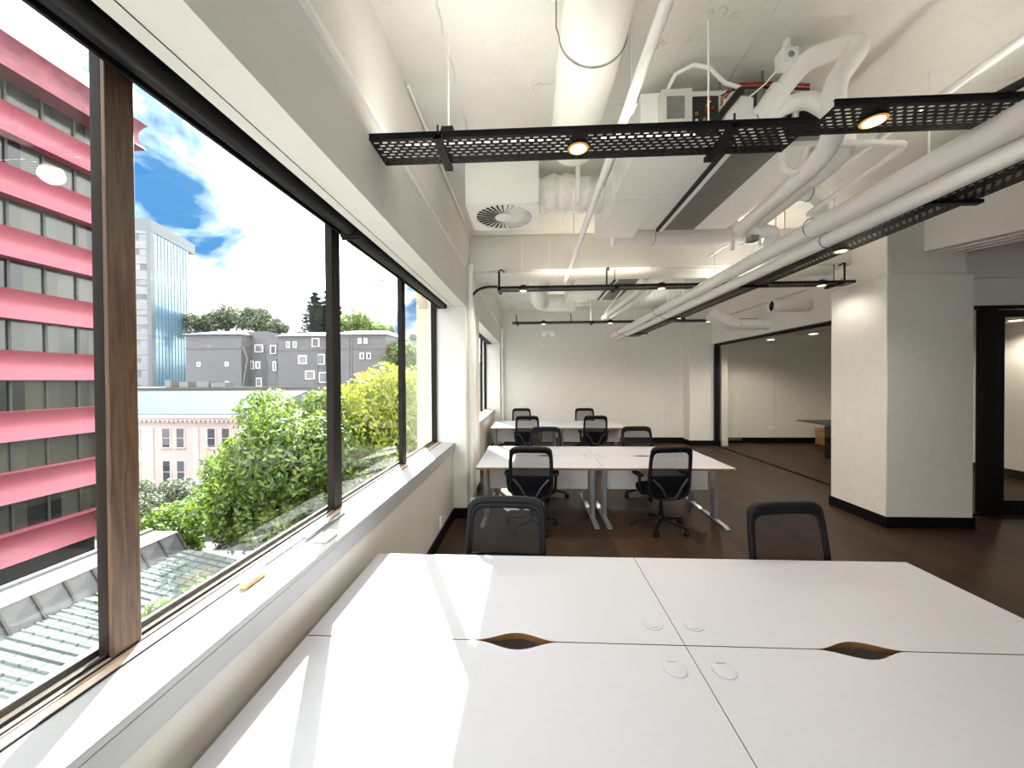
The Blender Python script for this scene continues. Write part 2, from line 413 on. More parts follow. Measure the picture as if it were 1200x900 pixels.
b = MB(); b.box(-1.3, XE+.2, YB, YB+.2, 0, ZC); struct(b.build('wall_back', M['wall_rough']))
b = MB(); b.box(XE, XE+.2, YF, YB, 0, ZC); struct(b.build('wall_right', M['wall']))
b = MB()   # wall behind the camera, its unseen window opening added for daylight
b.box(-1.3, XE+.2, YF-.2, YF, 0, .95); b.box(-1.3, XE+.2, YF-.2, YF, 2.75, ZC)
for x0, x1 in ((-1.3, -.4), (2.6, XE+.2)): b.box(x0, x1, YF-.2, YF, .95, 2.75)
struct(b.build('wall_front', M['wall']))

# ceiling beams, columns
b = MB(); b.box(XB, 4.3, 5.07, 5.57, ZBEAM, ZC); b.box(XB, 4.3, 5.10, 5.57, ZBEAM-.02, ZBEAM)
struct(b.build('beam_cross', M['wall'], bevel=.012))
b = MB()
d = V(.463,-.886,0); n = V(.886,.463,0); p0 = V(4.50,4.86,0); p1 = p0+d*9.2
q = [p0, p1, p1+n*.55, p0+n*.55]
b.hexa([x+V(0,0,3.25) for x in q], [x+V(0,0,ZC) for x in q])
for o in (.13, .27, .41):
    r_ = [p0+n*o, p1+n*o, p1+n*(o+.02), p0+n*(o+.02)]
    b.hexa([x+V(0,0,3.236) for x in r_], [x+V(0,0,3.25) for x in r_])
struct(b.build('beam_skew', M['wall']))
b = MB()
b.box(4.194, 5.161, 4.551, 5.357, 0, 2.96)
b.hexa([(4.194,4.551,2.96),(5.161,4.551,2.96),(5.161,5.357,2.96),(4.194,5.357,2.96)], [(4.225,4.585,3.0),(5.13,4.585,3.0),(5.13,5.33,3.0),(4.225,5.33,3.0)])
b.box(4.225, 5.13, 4.585, 5.33, 3.0, ZC)
struct(b.build('column', M['wall_rough'], bevel=.01))
b = MB(); b.box(4.27, 5.06, 10.1, YB, 0, ZC); struct(b.build('column_back', M['wall_rough'], bevel=.008))
# bulkheads over the two glass walls, meeting room ceiling
b = MB(); b.box(4.84, 5.06, 5.33, 10.1, 2.70, ZC); b.box(4.74, 4.84, 5.33, 10.1, 3.30, ZC); struct(b.build('wall_partition', M['wall']))
b = MB(); b.box(5.06, XE, 4.98, 5.16, 2.68, ZC); b.box(5.06, XE, 4.93, 4.98, 3.02, ZC); struct(b.build('wall_bulkhead', M['wall_rough']))
b = MB(); b.box(5.06, XE, 5.16, YB, 2.70, 2.80); struct(b.build('ceiling_meeting_room', plain('meeting room ceiling', (214,208,196), .8)))
b = MB(); b.box(5.06, 5.22, 10.0, YB, 0, 2.7); struct(b.build('trim_1', M['wall']))

# skirting boards
def skirt(name, segs, h=.13, t=.016):
    b = MB()
    for x0, x1, y0, y1 in segs: b.box(x0, x1, y0, y1, 0, h)
    struct(b.build(name, M['base_black'], bevel=.004))
skirt('baseboard_left', [(XL, XL+.016, W1[0], 4.69), (XL, XB+.016, 4.684, 4.70), (XB, XB+.016, 4.684, 5.996), (XL, XB, 5.98, 5.996), (XL, XL+.016, 5.996, 10.2), (XB, XB+.016, 10.19, YB)])
skirt('baseboard_back', [(XB, 4.27, YB-.016, YB), (5.22, XE, YB-.016, YB)], .15)
skirt('baseboard_column', [(4.178, 5.177, 4.535, 4.551), (4.178, 4.194, 4.551, 5.373), (5.161, 5.177, 4.551, 4.97), (4.254, 5.06, 10.084, 10.1), (4.254, 4.27, 10.1, YB)])
skirt('baseboard_right', [(XE-.016, XE, 5.16, YB-.016)], .15)

# thin moulding along the bulkhead, conduit lines in the corner
b = MB(); b.hexa([(XB-.002,-3.2,3.03),(XB+.022,-3.2,3.03),(XB+.022,4.75,3.19),(XB-.002,4.75,3.19)], [(XB-.002,-3.2,3.065),(XB+.022,-3.2,3.065),(XB+.022,4.75,3.225),(XB-.002,4.75,3.225)])
b.box(XB-.002, XB+.02, 5.75, 10.45, 3.2, 3.235)
struct(b.build('trim_2', M['white'], bevel=.004))
b = MB(); b.hexa([(-.976,-3.2,SZ(-3.2)-.002),(-.9725,-3.2,SZ(-3.2)-.002),(-.9725,4.7,SZ(4.7)-.002),(-.976,4.7,SZ(4.7)-.002)], [(-.976,-3.2,SZ(-3.2)+.003),(-.9725,-3.2,SZ(-3.2)+.003),(-.9725,4.7,SZ(4.7)+.003),(-.976,4.7,SZ(4.7)+.003)])
struct(b.build('trim_3', M['dirty']))

# ------------------------------------------------------------------ windows
def window(name, y0, y1, muls, ends):
    w = bpy.data.objects.new(name, None); C.objects.link(w); w.location = (XW, y0, .97); struct(w)
    # sill board
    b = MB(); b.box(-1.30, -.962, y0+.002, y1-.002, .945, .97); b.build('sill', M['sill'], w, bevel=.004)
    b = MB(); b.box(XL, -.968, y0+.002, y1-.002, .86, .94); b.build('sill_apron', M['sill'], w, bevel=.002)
    # sliding tracks on the sill
    b = MB(); b.box(-1.24, -1.175, y0+.005, y1-.005, .968, .980); b.box(-1.175, -1.145, y0+.005, y1-.005, .968, .976)
    b.build('track', M['track'], w)
    b = MB(); b.box(-1.215, -1.205, y0+.005, y1-.005, .98, .99); b.box(-1.186, -1.18, y0+.005, y1-.005, .98, .984); b.box(-1.145, -1.141, y0+.005, y1-.005, .97, .975); b.box(-1.255, -1.24, y0+.005, y1-.005, .968, 1.0)
    b.build('track_seal', M['rubber'], w)
    # head rail and end jambs
    b = MB()
    b.hexa([(-1.25,y0,SZ(y0)+.07),(-1.19,y0,SZ(y0)+.07),(-1.19,y1,SZ(y1)+.07),(-1.25,y1,SZ(y1)+.07)], [(-1.25,y0,SZ(y0)+.129),(-1.19,y0,SZ(y0)+.129),(-1.19,y1,SZ(y1)+.129),(-1.25,y1,SZ(y1)+.129)])
    for a, c in ends: b.box(-1.25, -1.19, a, c, .97, SZ(a)+.1)
    b.build('frame', M['bronze'], w)
    for a, c, kind in muls:
        z1 = SZ(a)+.08
        if kind == 'wood':
            b = MB(); b.box(-1.20, -1.185, a+.004, c+.006, .975, z1, 0); b.box(-1.235, -1.2, a+.006, c-.008, .975, z1, 1)
        else:
            b = MB(); b.box(-1.235, -1.19, a, a+.035, .975, z1, 1); b.box(-1.215, -1.19, a+.035, c-.03, .975, z1, 0); b.box(-1.23, -1.19, c-.03, c, .975, z1, 1)
        b.build('mullion', [M['mullion_wood'] if kind == 'wood' else M['bronze'], M['bronze']], w, bevel=.003)
    ys = [ends[0][1]]+[v for a, c, k in muls for v in (a, c)]+[ends[1][0]]
    for a, c in zip(ys[::2], ys[1::2]):
        b = MB(); b.box(-1.226, -1.220, a-.01, c+.01, .985, SZ(a)+.08); b.build('pane', M['glass'], w)
    return w
window('window_1', W1[0], W1[1], [(-2.72,-2.64,'m'),(-1.48,-1.40,'m'),(-.25,-.17,'m'),(.985,1.06,'wood'),(2.19,2.285,'m'),(3.42,3.51,'m')], ((-3.2,-3.15),(4.66,4.70)))
window('window_2', W2[0], W2[1], [(7.35,7.43,'m'),(8.35,8.43,'m'),(9.25,9.33,'m')], ((5.98,6.02),(10.16,10.2)))
# unseen window added behind the camera to bring in more daylight
for i, (x0, x1) in enumerate(((-.4, 2.6),)):
    w = bpy.data.objects.new('window_%d' % (3+i), None); C.objects.link(w); w.location = (x0, YF-.1, .95); struct(w)
    b = MB()
    b.box(x0, x1, YF-.13, YF-.07, .95, 1.0); b.box(x0, x1, YF-.13, YF-.07, 2.70, 2.75)
    for k in range(4): xx = x0+(x1-x0-.06)*k/3; b.box(xx, xx+.06, YF-.13, YF-.07, 1.0, 2.70)
    b.build('frame', M['bronze'], w)
    b = MB(); b.box(x0, x1, YF-.103, YF-.097, 1.0, 2.70); b.build('pane', M['glass'], w)

# roller blinds, wound up under the soffit
def blind(y0, y1, label, chain):
    t = thing('roller_blind', label, 'blind', (-1.10, (y0+y1)/2, 2.66), 0, 'black roller blinds over the windows')
    za, zb = SZ(y0)+.006, SZ(y1)+.006+.008*(y1-y0)/2
    b = MB(); b.cyl((-1.10,y0+.02,za), (-1.10,y1-.02,zb), .044, n=24); b.build('blind_roll', M['black'], t)
    b = MB(); b.hexa([(-1.165,y0,za+.05),(-1.04,y0,za+.05),(-1.04,y1,zb+.05),(-1.165,y1,zb+.05)], [(-1.165,y0,za+.085),(-1.04,y0,za+.085),(-1.04,y1,zb+.085),(-1.165,y1,zb+.085)]); b.build('head_rail', M['black'], t)
    b = MB(); b.hexa([(-1.148,y0+.03,za-.045),(-1.136,y0+.03,za-.045),(-1.136,y1-.03,zb-.045),(-1.148,y1-.03,zb-.045)], [(-1.148,y0+.03,za+.01),(-1.136,y0+.03,za+.01),(-1.136,y1-.03,zb+.01),(-1.148,y1-.03,zb+.01)]); b.build('bottom_bar', M['black'], t)
    for yy, zz in ((y0, za), (y1, zb)):
        b = MB(); b.box(-1.16, -1.045, yy-.008, yy+.008, zz-.05, zz+.06); b.build('bracket', M['blackpl'], t, bevel=.004)
    if chain:
        b = MB(); yy = chain
        for dx in (0, .05): b.tube([(-1.16, yy+dx, SZ(yy)+.03), (-1.16, yy+dx*.6, 1.55+dx)], .0022, 6)
        b.build('chain', M['steel'], t)
blind(-.24, 2.235, 'long black rolled-up blind over the two nearest window panes', None)
blind(2.255, 4.66, 'black rolled-up blind over the farther panes, its thin chain hanging down', 2.34)
blind(6.02, 10.1, 'short-looking black blind at the top of the small far window', None)

# odds and ends on the sill and the lower wall
b = MB(); b.prism([(-1.118,1.36),(-1.085,1.35),(-1.085,1.46),(-1.112,1.50)], .9705, .992)
tag(b.build('timber_offcut', M['pine'], bevel=.003), 'small tan wooden offcut lying on the sunlit window sill', 'offcut')
b = MB(); b.box(-1.07, -1.0, 1.76, 1.90, .9705, .981); b.box(-1.05, -1.02, 1.80, 1.86, .981, .988)
tag(b.build('plastic_cover', M['white'], bevel=.004), 'flat white plastic cover plate left on the window sill', 'cover')
b = MB(); b.bar((-1.118,1.78,.984), (-1.118,2.18,.984), .02, .014)
tag(b.build('sash_rail', M['steel'], bevel=.002), 'loose slim metal sash strip lying along the sill tracks', 'strip')
def outlet(label, loc, rz, n=1):
    t = thing('power_outlet', label, 'outlet', loc, rz)
    b = MB(); b.box(-.035*n, .035*n, -.012, 0, -.06, .06) if n == 1 else b.box(-.075*n/2, .075*n/2, -.012, 0, -.036, .036)
    b.build('faceplate', M['white'], t, bevel=.003, world=False)
    for k in range(n):
        xx = (k-(n-1)/2)*.07; b = MB()
        for s_ in (-1, 1): b.box(xx+s_*.008-.002, xx+s_*.008+.002, -.0135, -.0115, -.008, .004)
        b.box(xx-.012, xx+.012, -.0125, -.0115, -.011, .007); b.build('socket', M['offwhite'], t, world=False)
outlet('small white power outlet low on the wall under the near window', (XL, 3.97, .22), pi/2)
outlet('white double power outlet on the meeting room back wall', (6.65, YB, .42), 0, 2)

# ------------------------------------------------------------------ glass partitions
def frame_piece(parent, name, *box): 
    b = MB(); b.box(*box); return b.build(name, M['black'], parent, bevel=.003)
w = bpy.data.objects.new('door_1', None); C.objects.link(w); w.location = (4.98, 7.7, 0); struct(w)
frame_piece(w, 'head_rail', 4.92, 4.99, 5.37, 10.1, 2.64, 2.70)
frame_piece(w, 'floor_track', 4.93, 4.98, 5.37, 10.06, 0, .022)
frame_piece(w, 'jamb', 4.90, 5.04, 10.02, 10.097, 0, 2.64)
b = MB(); b.box(4.952, 4.96, 5.38, 7.7, .022, 2.64); b.build('pane', M['pglass'], w)
b = MB(); b.box(4.952, 4.96, 7.705, 10.02, .022, 2.64); b.build('pane', M['pglass'], w)
w = bpy.data.objects.new('door_2', None); C.objects.link(w); w.location = (6.6, 5.02, 0); struct(w)
frame_piece(w, 'head_rail', 5.18, XE, 4.99, 5.05, 2.63, 2.68)
frame_piece(w, 'floor_track', 5.18, 5.77, 4.99, 5.05, 0, .022)
frame_piece(w, 'post', 5.77, 5.93, 4.97, 5.07, 0, 2.63)
b = MB(); b.box(5.2, 5.77, 5.015, 5.023, .022, 2.63); b.build('pane', M['pglass'], w)
d_ = bpy.data.objects.new('door_leaf', None); C.objects.link(d_); d_.parent = w; d_.location = (6.5-6.6, 0, 0)
for nm, bx in (('stile', (5.93,6.02,4.98,5.03,.01,2.62)), ('stile', (7.0,7.09,4.98,5.03,.01,2.62)), ('top_rail', (6.02,7.0,4.98,5.03,2.53,2.62)), ('bottom_rail', (6.02,7.0,4.98,5.03,.01,.2))):
    b = MB(); b.box(*bx); b.build(nm, M['black'], d_, bevel=.003)
b = MB(); b.box(6.02, 7.0, 5.0, 5.008, .2, 2.53); b.build('pane', M['pglass'], d_)
b = MB(); b.tube(fillet([(6.93,4.98,.95),(6.93,4.93,.95),(6.93,4.93,1.25),(6.93,4.98,1.25)], .02), .01, 10); b.build('handle', M['steel'], d_)
frame_piece(w, 'post', 7.1, 7.2, 4.97, 5.07, 0, 2.63)
b = MB(); b.box(7.2, XE, 5.015, 5.023, .0, 2.63); b.build('pane', M['pglass'], w)

# meeting room furniture
t = thing('meeting_table', 'dark meeting table with thin tapering top seen behind the column', 'table', (7.3, 8.9, 0))
b = MB(); b.prism([(6.62,9.50),(6.62,8.15),(9.0-.7,8.15),(8.3,9.50)], .715, .745); b.build('tabletop', M['darktable'], t, bevel=.004)
for x0 in (6.55, 7.75):
    b = MB(); b.box(x0, x0+.45, 8.42, 8.54, 0, .715); b.build('leg', M['black'], t, bevel=.004)
t = thing('cardboard_box', 'low brown cardboard box against the meeting room wall', 'box', (7.75, 10.2, 0))
b = MB(); b.box(7.74, 8.1, 9.98, 10.4, 0, .3); b.build('box_body', M['card'], t)
for q in ([(7.74,9.98,.3),(8.1,9.98,.3),(8.08,9.82,.36),(7.76,9.82,.36)], [(7.74,10.4,.3),(8.1,10.4,.3),(8.08,10.46,.42),(7.76,10.46,.42)]):
    b = MB(); b.add(q, [(0,1,2,3)]); b.build('flap', M['card'], t, solid=.005)

# ------------------------------------------------------------------ lamps
def lamp_light(loc, power, size, color=(1,.86,.68), spot=None):
    if spot:
        L = bpy.data.lights.new('lamp', 'SPOT'); L.spot_size = radians(spot); L.spot_blend = .6; L.shadow_soft_size = size
    else:
        L = bpy.data.lights.new('lamp', 'POINT'); L.shadow_soft_size = size
    L.energy = power; L.color = color
    o = bpy.data.objects.new('lamp', L); C.objects.link(o); o.location = loc; return o
def downlight(x, y, z, label, r=.075, group='downlights in the meeting room ceiling', power=26):
    t = thing('downlight', label, 'light', (x, y, z), 0, group)
    b = MB(); b.lathe([(r*1.25,-.006),(r*1.25,.0),(r,.012)], 28); b.build('trim_ring', M['white'], t, world=False)
    b = MB(); b.lathe([(.0005,-.0085),(r*.95,-.0085),(r,-.003)], 28); b.build('lens', M['lampcool'], t, world=False)
    L = lamp_light((0,0,-.03), power, .06, (1,.9,.76), 150); L.parent = t
downlight(5.75, 9.11, 2.70, 'round downlight in the meeting room ceiling, farther of the two left of the column')
downlight(5.92, 8.02, 2.70, 'round downlight in the meeting room ceiling, nearest left of the white column')
downlight(7.98, 6.47, 2.70, 'round downlight seen through the glass door right of the column')

# ------------------------------------------------------------------ cable trays
def tray_bed(L, W):
    """perforated bed, length along x, with slots that are real holes"""
    b = MB(); m_ = .012; n = max(4, int(round((W-2*m_)/.025))); pit = (W-2*m_)/n; slot = pit*.38; px = .046; sl = .025
    y = -W/2; b.box(-L/2, L/2, y, y+m_+ (pit-slot)/2, 0, .0016)
    for j in range(n):
        ya = -W/2+m_+pit*j+(pit-slot)/2; yb = ya+slot
        x = -L/2; st = x+.02+(px/2 if j % 2 else 0)
        while st+sl < L/2-.01:
            b.add([(x,ya,0),(st,ya,0),(st,yb,0),(x,yb,0)], [(0,1,2,3)]); x = st+sl; st += px
        b.add([(x,ya,0),(L/2,ya,0),(L/2,yb,0),(x,yb,0)], [(0,1,2,3)])
        ye = yb+(pit-slot) if j < n-1 else W/2
        b.add([(-L/2,yb,0),(L/2,yb,0),(L/2,ye,0),(-L/2,ye,0)], [(0,1,2,3)])
    return b
GT = 'black perforated cable trays'
def tray(c, L, W, z, axis, label, hangers=(), hz=ZC, clip=True, lip=.03):
    t = thing('cable_tray', label, 'cable tray', (c[0], c[1], z), 0 if axis == 'x' else pi/2, GT)
    tray_bed(L, W).build('tray_bed', M['black'], t, world=False, smooth=False)
    for s_ in (-1, 1):
        b = MB(); b.box(-L/2, L/2, s_*W/2-.0012, s_*W/2+.0012, 0, lip); b.box(-L/2, L/2, s_*W/2-.006, s_*W/2+.006, lip-.004, lip); b.build('side_lip', M['black'], t, world=False)
    for h in hangers:
        b = MB()
        b.box(h-.022, h+.022, -W/2-.03, W/2+.03, -.026, -.002)       # channel under the bed
        b.box(h-.014, h+.014, -W/2-.03, W/2+.03, -.022, -.0021)
        for s_ in (-1, 1): b.cyl((h, s_*(W/2+.018), -.03), (h, s_*(W/2+.018), lip+.02), .005, n=8)
        b.build('support_channel', M['black'], t, world=False)
        b = MB(); b.cyl((h, W/2+.018 if hz > 3.6 else 0, .0), (h, W/2+.018 if hz > 3.6 else 0, hz-z-.0005), .005, n=8)
        b.build('threaded_rod', M['white'] if hz > 3.6 else M['black'], t, world=False)
    return t
tray((.28,1.985), 2.20, .225, 3.0, 'x', 'near black perforated cable tray crossing left from the window wall, with a glowing lamp', (-.735, .72))
tray((2.42,1.86), 2.06, .2, 3.0, 'x', 'near black perforated cable tray on the right, running behind the big white pipes', (.72,))
tray((1.865,5.02), 4.58, .2, 2.985, 'x', 'black cable tray right under the concrete cross beam', (-2.26, -.72, .8, 2.1), ZBEAM-.02)
tray((2.2,8.1), 5.14, .2, 3.0, 'x', 'farthest black cable tray near the back wall', (-2.45,-.85,.8,2.1))
tray((2.76,5.9), 8.4, .27, 2.915, 'y', 'long black cable tray running the length of the room beside the twin white pipes', (-3.35,-1.2,1.2,3.4))
tray((3.97,2.2), 2.1, .22, 2.96, 'x', 'black cable tray branching right from the long tray', (.3,))
# upright brackets seen on the nearest tray, black bent arms on the cross-beam trays
def arm(x, y, z0, z1, label, dx=.06, dy=0):
    b = MB(); b.tube(fillet([(x,y,z0),(x,y,z1-.03),(x+dx*.5,y+dy*.2,z1),(x+dx,y+dy,z1)], .03), .011, 10)
    tag(b.build('support_arm', M['black']), label, 'bracket', 'black bent arms holding the cable trays')
arm(-.40, 4.925, 2.985, 3.25, 'short black bent arm at the left end of the tray under the cross beam', dy=.16)
arm(1.02, 4.925, 2.985, 3.25, 'black bent arm in the middle of the tray under the cross beam', dy=.16)
arm(4.02, 4.925, 2.985, 3.25, 'black bent arm near the column end of the tray under the cross beam', dy=.16)
arm(-.28, 8.22, 3.0, 3.22, 'small black bent arm at the left end of the farthest tray', -.02)
arm(.92, 8.22, 3.0, 3.22, 'small black bent arm in the middle of the farthest tray', -.02)
arm(4.0, 8.22, 3.0, 3.22, 'small black bent arm at the right end of the farthest tray')
b = MB()
b.bar((-.445,2.10,3.02), (-.445,2.10,3.17), .05, .03); b.bar((-.445,2.06,3.17), (-.445,2.10,3.17), .05, .04); b.bar((-.49,2.08,3.185), (-.42,2.08,3.165), .02, .03); b.bar((-.445,2.0,3.0), (-.445,2.1,3.1), .03, .02)
tag(b.build('hanger_clamp', M['black'], bevel=.003), 'black clamp on the rod above the left end of the near tray', 'bracket')
b = MB(); b.tube(fillet([(-.78,5.0,2.90),(-.72,5.02,2.99),(-.6,5.0,3.03),(-.43,4.99,3.03)], .15), .017, 10)
tag(b.build('cable_conduit', M['cable']), 'black flexible conduit curving from the window pier to the beam tray', 'conduit')
b = MB(); b.tube([(2.10,1.82,3.03),(2.17,1.72,3.055),(2.22,1.2,3.06),(2.22,.2,3.06)], .02, 10)
tag(b.build('cable_bundle', M['cable']), 'black cable bundle rising from the near right tray at the upper right', 'cable')
b = MB()
for k, (dx, dz) in enumerate(((0,.006),(.03,.008),(.058,.004))):
    b.tube([(2.70+dx+.01*sin(i*1.3+k), 1.75+i*.55, 2.924+dz) for i in range(16)], .008, 6)
tag(b.build('data_cables', M['cable']), 'black data cables lying in the long tray beside the twin pipes', 'cable')

# lamps in the trays
GL = 'round lamps in the cable trays'
def tray_lamp(x, y, z, label, r=.05, power=17, tilt=0):
    t = thing('tray_lamp', label, 'light', (x, y, z), 0, GL)
    b = MB(); b.lathe([(r*1.15,-.008),(r*1.15,.02),(r*.8,.06),(r*.3,.07)], 28); b.build('housing', M['black'], t, world=False)
    b = MB(); b.lathe([(.0005,-.0125),(r*.85,-.0125),(r*.9,-.0081)], 28); b.build('lens', M['lampwarm'], t, world=False)
    b = MB(); b.lathe([(r*.88,-.0115),(r*1.06,-.0105),(r*1.1,-.0081)], 28); b.build('lens_halo', M['lamphalo'], t, world=False)  # glowing ring stands in for the halo round the lens
    b = MB(); b.tube([(0,0,.08),(.02,.02,.11),(.08,.04,.10),(.14,.05,.06)], .006, 8); b.build('lead', M['white'], t, world=False)
    L = lamp_light((0,0,-.05), power, .05, (1,.91,.78), 160); L.parent = t
for a in [(.265,1.99,3.0,'glowing round lamp in the near tray below the big round duct'),
          (1.65,1.86,3.0,'glowing round lamp in the near right tray beside the pipe bends'),
          (-.08,5.02,2.985,'small glowing lamp at the left of the tray under the cross beam'),
          (1.76,5.02,2.985,'small glowing lamp of the beam tray, next left of the twin pipes'),
          (3.81,5.02,2.985,'glowing lamp of the beam tray beside the white column', .05, 4),
          (.31,8.1,3.0,'tiny glowing lamp at the left of the farthest tray'),
          (1.75,8.1,3.0,'tiny glowing lamp at the middle of the farthest tray, left of the pipe ends'),
          (3.82,8.1,3.0,'tiny glowing lamp at the right of the farthest tray'),
          (2.80,3.47,2.915,'glowing lamp in the long tray right of the twin pipes, nearer the camera'),
          (2.80,7.1,2.915,'small glowing lamp in the long tray, farther along near the back wall')]: tray_lamp(*a)

def batten(x, y, z, L, axis, label, wpm=.75, col=(1,.985,.95)):
    t = thing('led_batten', label, 'light', (x, y, z), 0 if axis == 'x' else pi/2, 'linear lamps lying in the trays')
    b = MB(); b.box(-L/2, L/2, -.025, .025, 0, .022); b.build('batten_body', M['white'], t, world=False, bevel=.003)
    b = MB(); b.box(-L/2+.01, L/2-.01, -.02, .02, .022, .03); b.build('batten_diffuser', M['batten'], t, world=False)
    A = bpy.data.lights.new('batten_lamp', 'AREA'); A.shape = 'RECTANGLE'; A.size = L-.02; A.size_y = .05; A.energy = wpm*L; A.color = col
    o = bpy.data.objects.new('batten_lamp', A); C.objects.link(o); o.location = (0,0,.034); o.rotation_euler = (pi,0,0); o.parent = t
batten(-.28, 1.985, 3.002, .8, 'x', 'linear lamp lying in the near tray, left of its round lamp')
batten(.62, 1.985, 3.002, .5, 'x', 'linear lamp lying in the near tray, right of its round lamp', .4)
batten(2.35, 1.86, 3.002, 1.0, 'x', 'linear lamp lying in the near right tray', .3)
batten(.85, 5.02, 2.987, 1.5, 'x', 'linear lamp in the beam tray between its two left round lamps', .45, (1,.86,.66))
batten(3.0, 5.02, 2.987, 1.2, 'x', 'linear lamp in the beam tray left of the column lamp', .4, (1,.86,.66))
batten(1.05, 8.1, 3.002, 1.1, 'x', 'linear lamp in the farthest tray between its two left round lamps')
batten(2.80, 5.3, 2.917, 2.4, 'y', 'bright linear lamp in the long tray beside the twin pipes')
batten(2.80, 2.5, 2.917, 1.2, 'y', 'linear lamp in the long tray at its near end', .3)
batten(2.80, 8.6, 2.917, 1.6, 'y', 'linear lamp in the long tray at its far end')

# ------------------------------------------------------------------ ceiling services
# round spiral duct
t = thing('round_duct', 'large round white spiral duct running along the ceiling, capped at its far end', 'duct', (.33, 1.0, 3.5))
b = MB(); ys = [-3.4+i*.05 for i in range(int(6.15/.05)+1)]
b.tube([(.33,y,3.51) for y in ys], [.166+(.0035 if i % 5 == 0 else 0) for i in range(len(ys))], 32); b.build('duct_body', M['duct'], t)
b = MB(); b.tube([(.33,2.66,3.51),(.33,2.76,3.51),(.33,2.775,3.51)], [.172,.172,.15], 32); b.build('end_cap', M['duct'], t)
for y in (.2, 1.9):
    b = MB()
    pts = [(.33-.185,y,3.74),(.33-.185,y,3.55)]+[(.33-.172*cos(a),y,3.51-.172*sin(a)) for a in [pi*k/16 for k in range(17)]]+[(.33+.185,y,3.55),(.33+.185,y,3.74)]
    b.tube(pts, .0035, 6); b.build('hanger_strap', M['steel'], t)
    for s_ in (-1, 1):
        b = MB(); b.box(.33+s_*.19-.02, .33+s_*.19+.02, y-.02, y+.02, 3.70, 3.749); b.build('ceiling_bracket', M['white'], t, bevel=.003)
# slim sprinkler pipe
t = thing('sprinkler_pipe', 'slim white pipe running lengthwise left of the fan coil unit', 'pipe', (.535, 1.0, 3.2))
b = MB(); b.cyl((.535,-3.4,3.2), (.525,5.52,3.2), .026, n=16); b.build('pipe_run', M['white'], t)
b = MB()
for y in (1.98, 4.4): b.cyl((.535,y-.035,3.2), (.535,y+.035,3.2), .031, n=16)
b.build('coupling', M['white'], t)
for y in (1.95, 4.45):
    b = MB(); b.cyl((.535,y,3.22), (.535,y,3.7495), .004, n=8); b.build('hanger_rod', M['white'], t)

# diffuser box with swirl diffuser
t = thing('air_diffuser', 'square white ceiling diffuser box with a round swirl grille beside the window wall', 'diffuser', (-.24, 3.64, 3.35))
b = MB(); b.box(-.575, .095, 3.36, 3.92, 3.375, 3.749); b.build('plenum_box', M['white'], t, bevel=.004)
b = MB(); n = 48; R = .272; cx, cy = -.24, 3.645
ring = [(cx+R*cos(2*pi*k/n), cy+R*.98*sin(2*pi*k/n)) for k in range(n)]
def sq(a):
    c_, s_ = cos(a), sin(a); k = 1/max(abs(c_)/.335, abs(s_)/.29); return (cx+c_*k, cy+s_*k)
outer = [sq(2*pi*k/n) for k in range(n)]
for z_ in (3.362, 3.374):
    b.add([(x,y,z_) for x,y in ring]+[(x,y,z_) for x,y in outer], [(k,(k+1) % n,n+(k+1) % n,n+k) for k in range(n)])
b.add([(x,y,3.362) for x,y in ring]+[(x,y,3.374) for x,y in ring], [(k,n+k,n+(k+1) % n,(k+1) % n) for k in range(n)])
b.add([(x,y,3.362) for x,y in outer]+[(x,y,3.374) for x,y in outer], [(k,(k+1) % n,n+(k+1) % n,n+k) for k in range(n)])
b.build('face_plate', M['white'], t)
b = MB(); b.lathe([(R,-.001),(R,.0)], 48, (cx,cy,3.3735)); b.build('throat_shade', M['dark'], t)  # black disc painted in for the shaded inside of the box
b = MB(); NBL = 30
for k in range(NBL):
    a = 2*pi*k/NBL; d_ = V(cos(a), sin(a), 0); nn = V(-sin(a), cos(a), 0); c0 = V(cx,cy,3.366)
    w0, w1 = .009, .021
    for (ra, wa), (rb, wb) in (((.085, w0), (R+.002, w1)),):
        vs = [c0+d_*ra-nn*wa+V(0,0,.0065), c0+d_*ra+nn*wa+V(0,0,-.004), c0+d_*rb+nn*wb+V(0,0,-.005), c0+d_*rb-nn*wb+V(0,0,.0068)]
        b.add(vs, [(0,1,2,3)])
b.build('swirl_vanes', M['white'], t, solid=.002)
b = MB(); b.lathe([(.02,-.006),(.088,-.003),(.09,.004)], 32, (cx,cy,3.364)); b.build('hub', M['white'], t)

# crinkled flexible duct between diffuser and unit
def flex(p, rad, name, label, mat='foil', n=22, seed=1):
    rnd = random.Random(seed); b = MB(); k = len(p)
    b.tube(p, [rad*(1+.075*rnd.uniform(-1,1)) for _ in range(k)], n)
    for v in b.v: v += V(rnd.uniform(-1,1), rnd.uniform(-1,1), rnd.uniform(-1,1))*.006
    return tag(b.build(name, M[mat], angle=80), label, 'duct')
flex([(.085+.60*i/24, 3.62-.05*sin(i/24*pi), 3.545+.02*sin(i/24*5)) for i in range(25)], .155, 'flexible_duct', 'crinkled white flexible duct between the diffuser box and the fan coil unit')
b = MB(); b.box(.43, .47, 3.4, 3.44, 3.38, 3.749)
tag(b.build('duct_hanger', M['white'], bevel=.004), 'white strap hanger in front of the crinkled flexible duct', 'bracket')

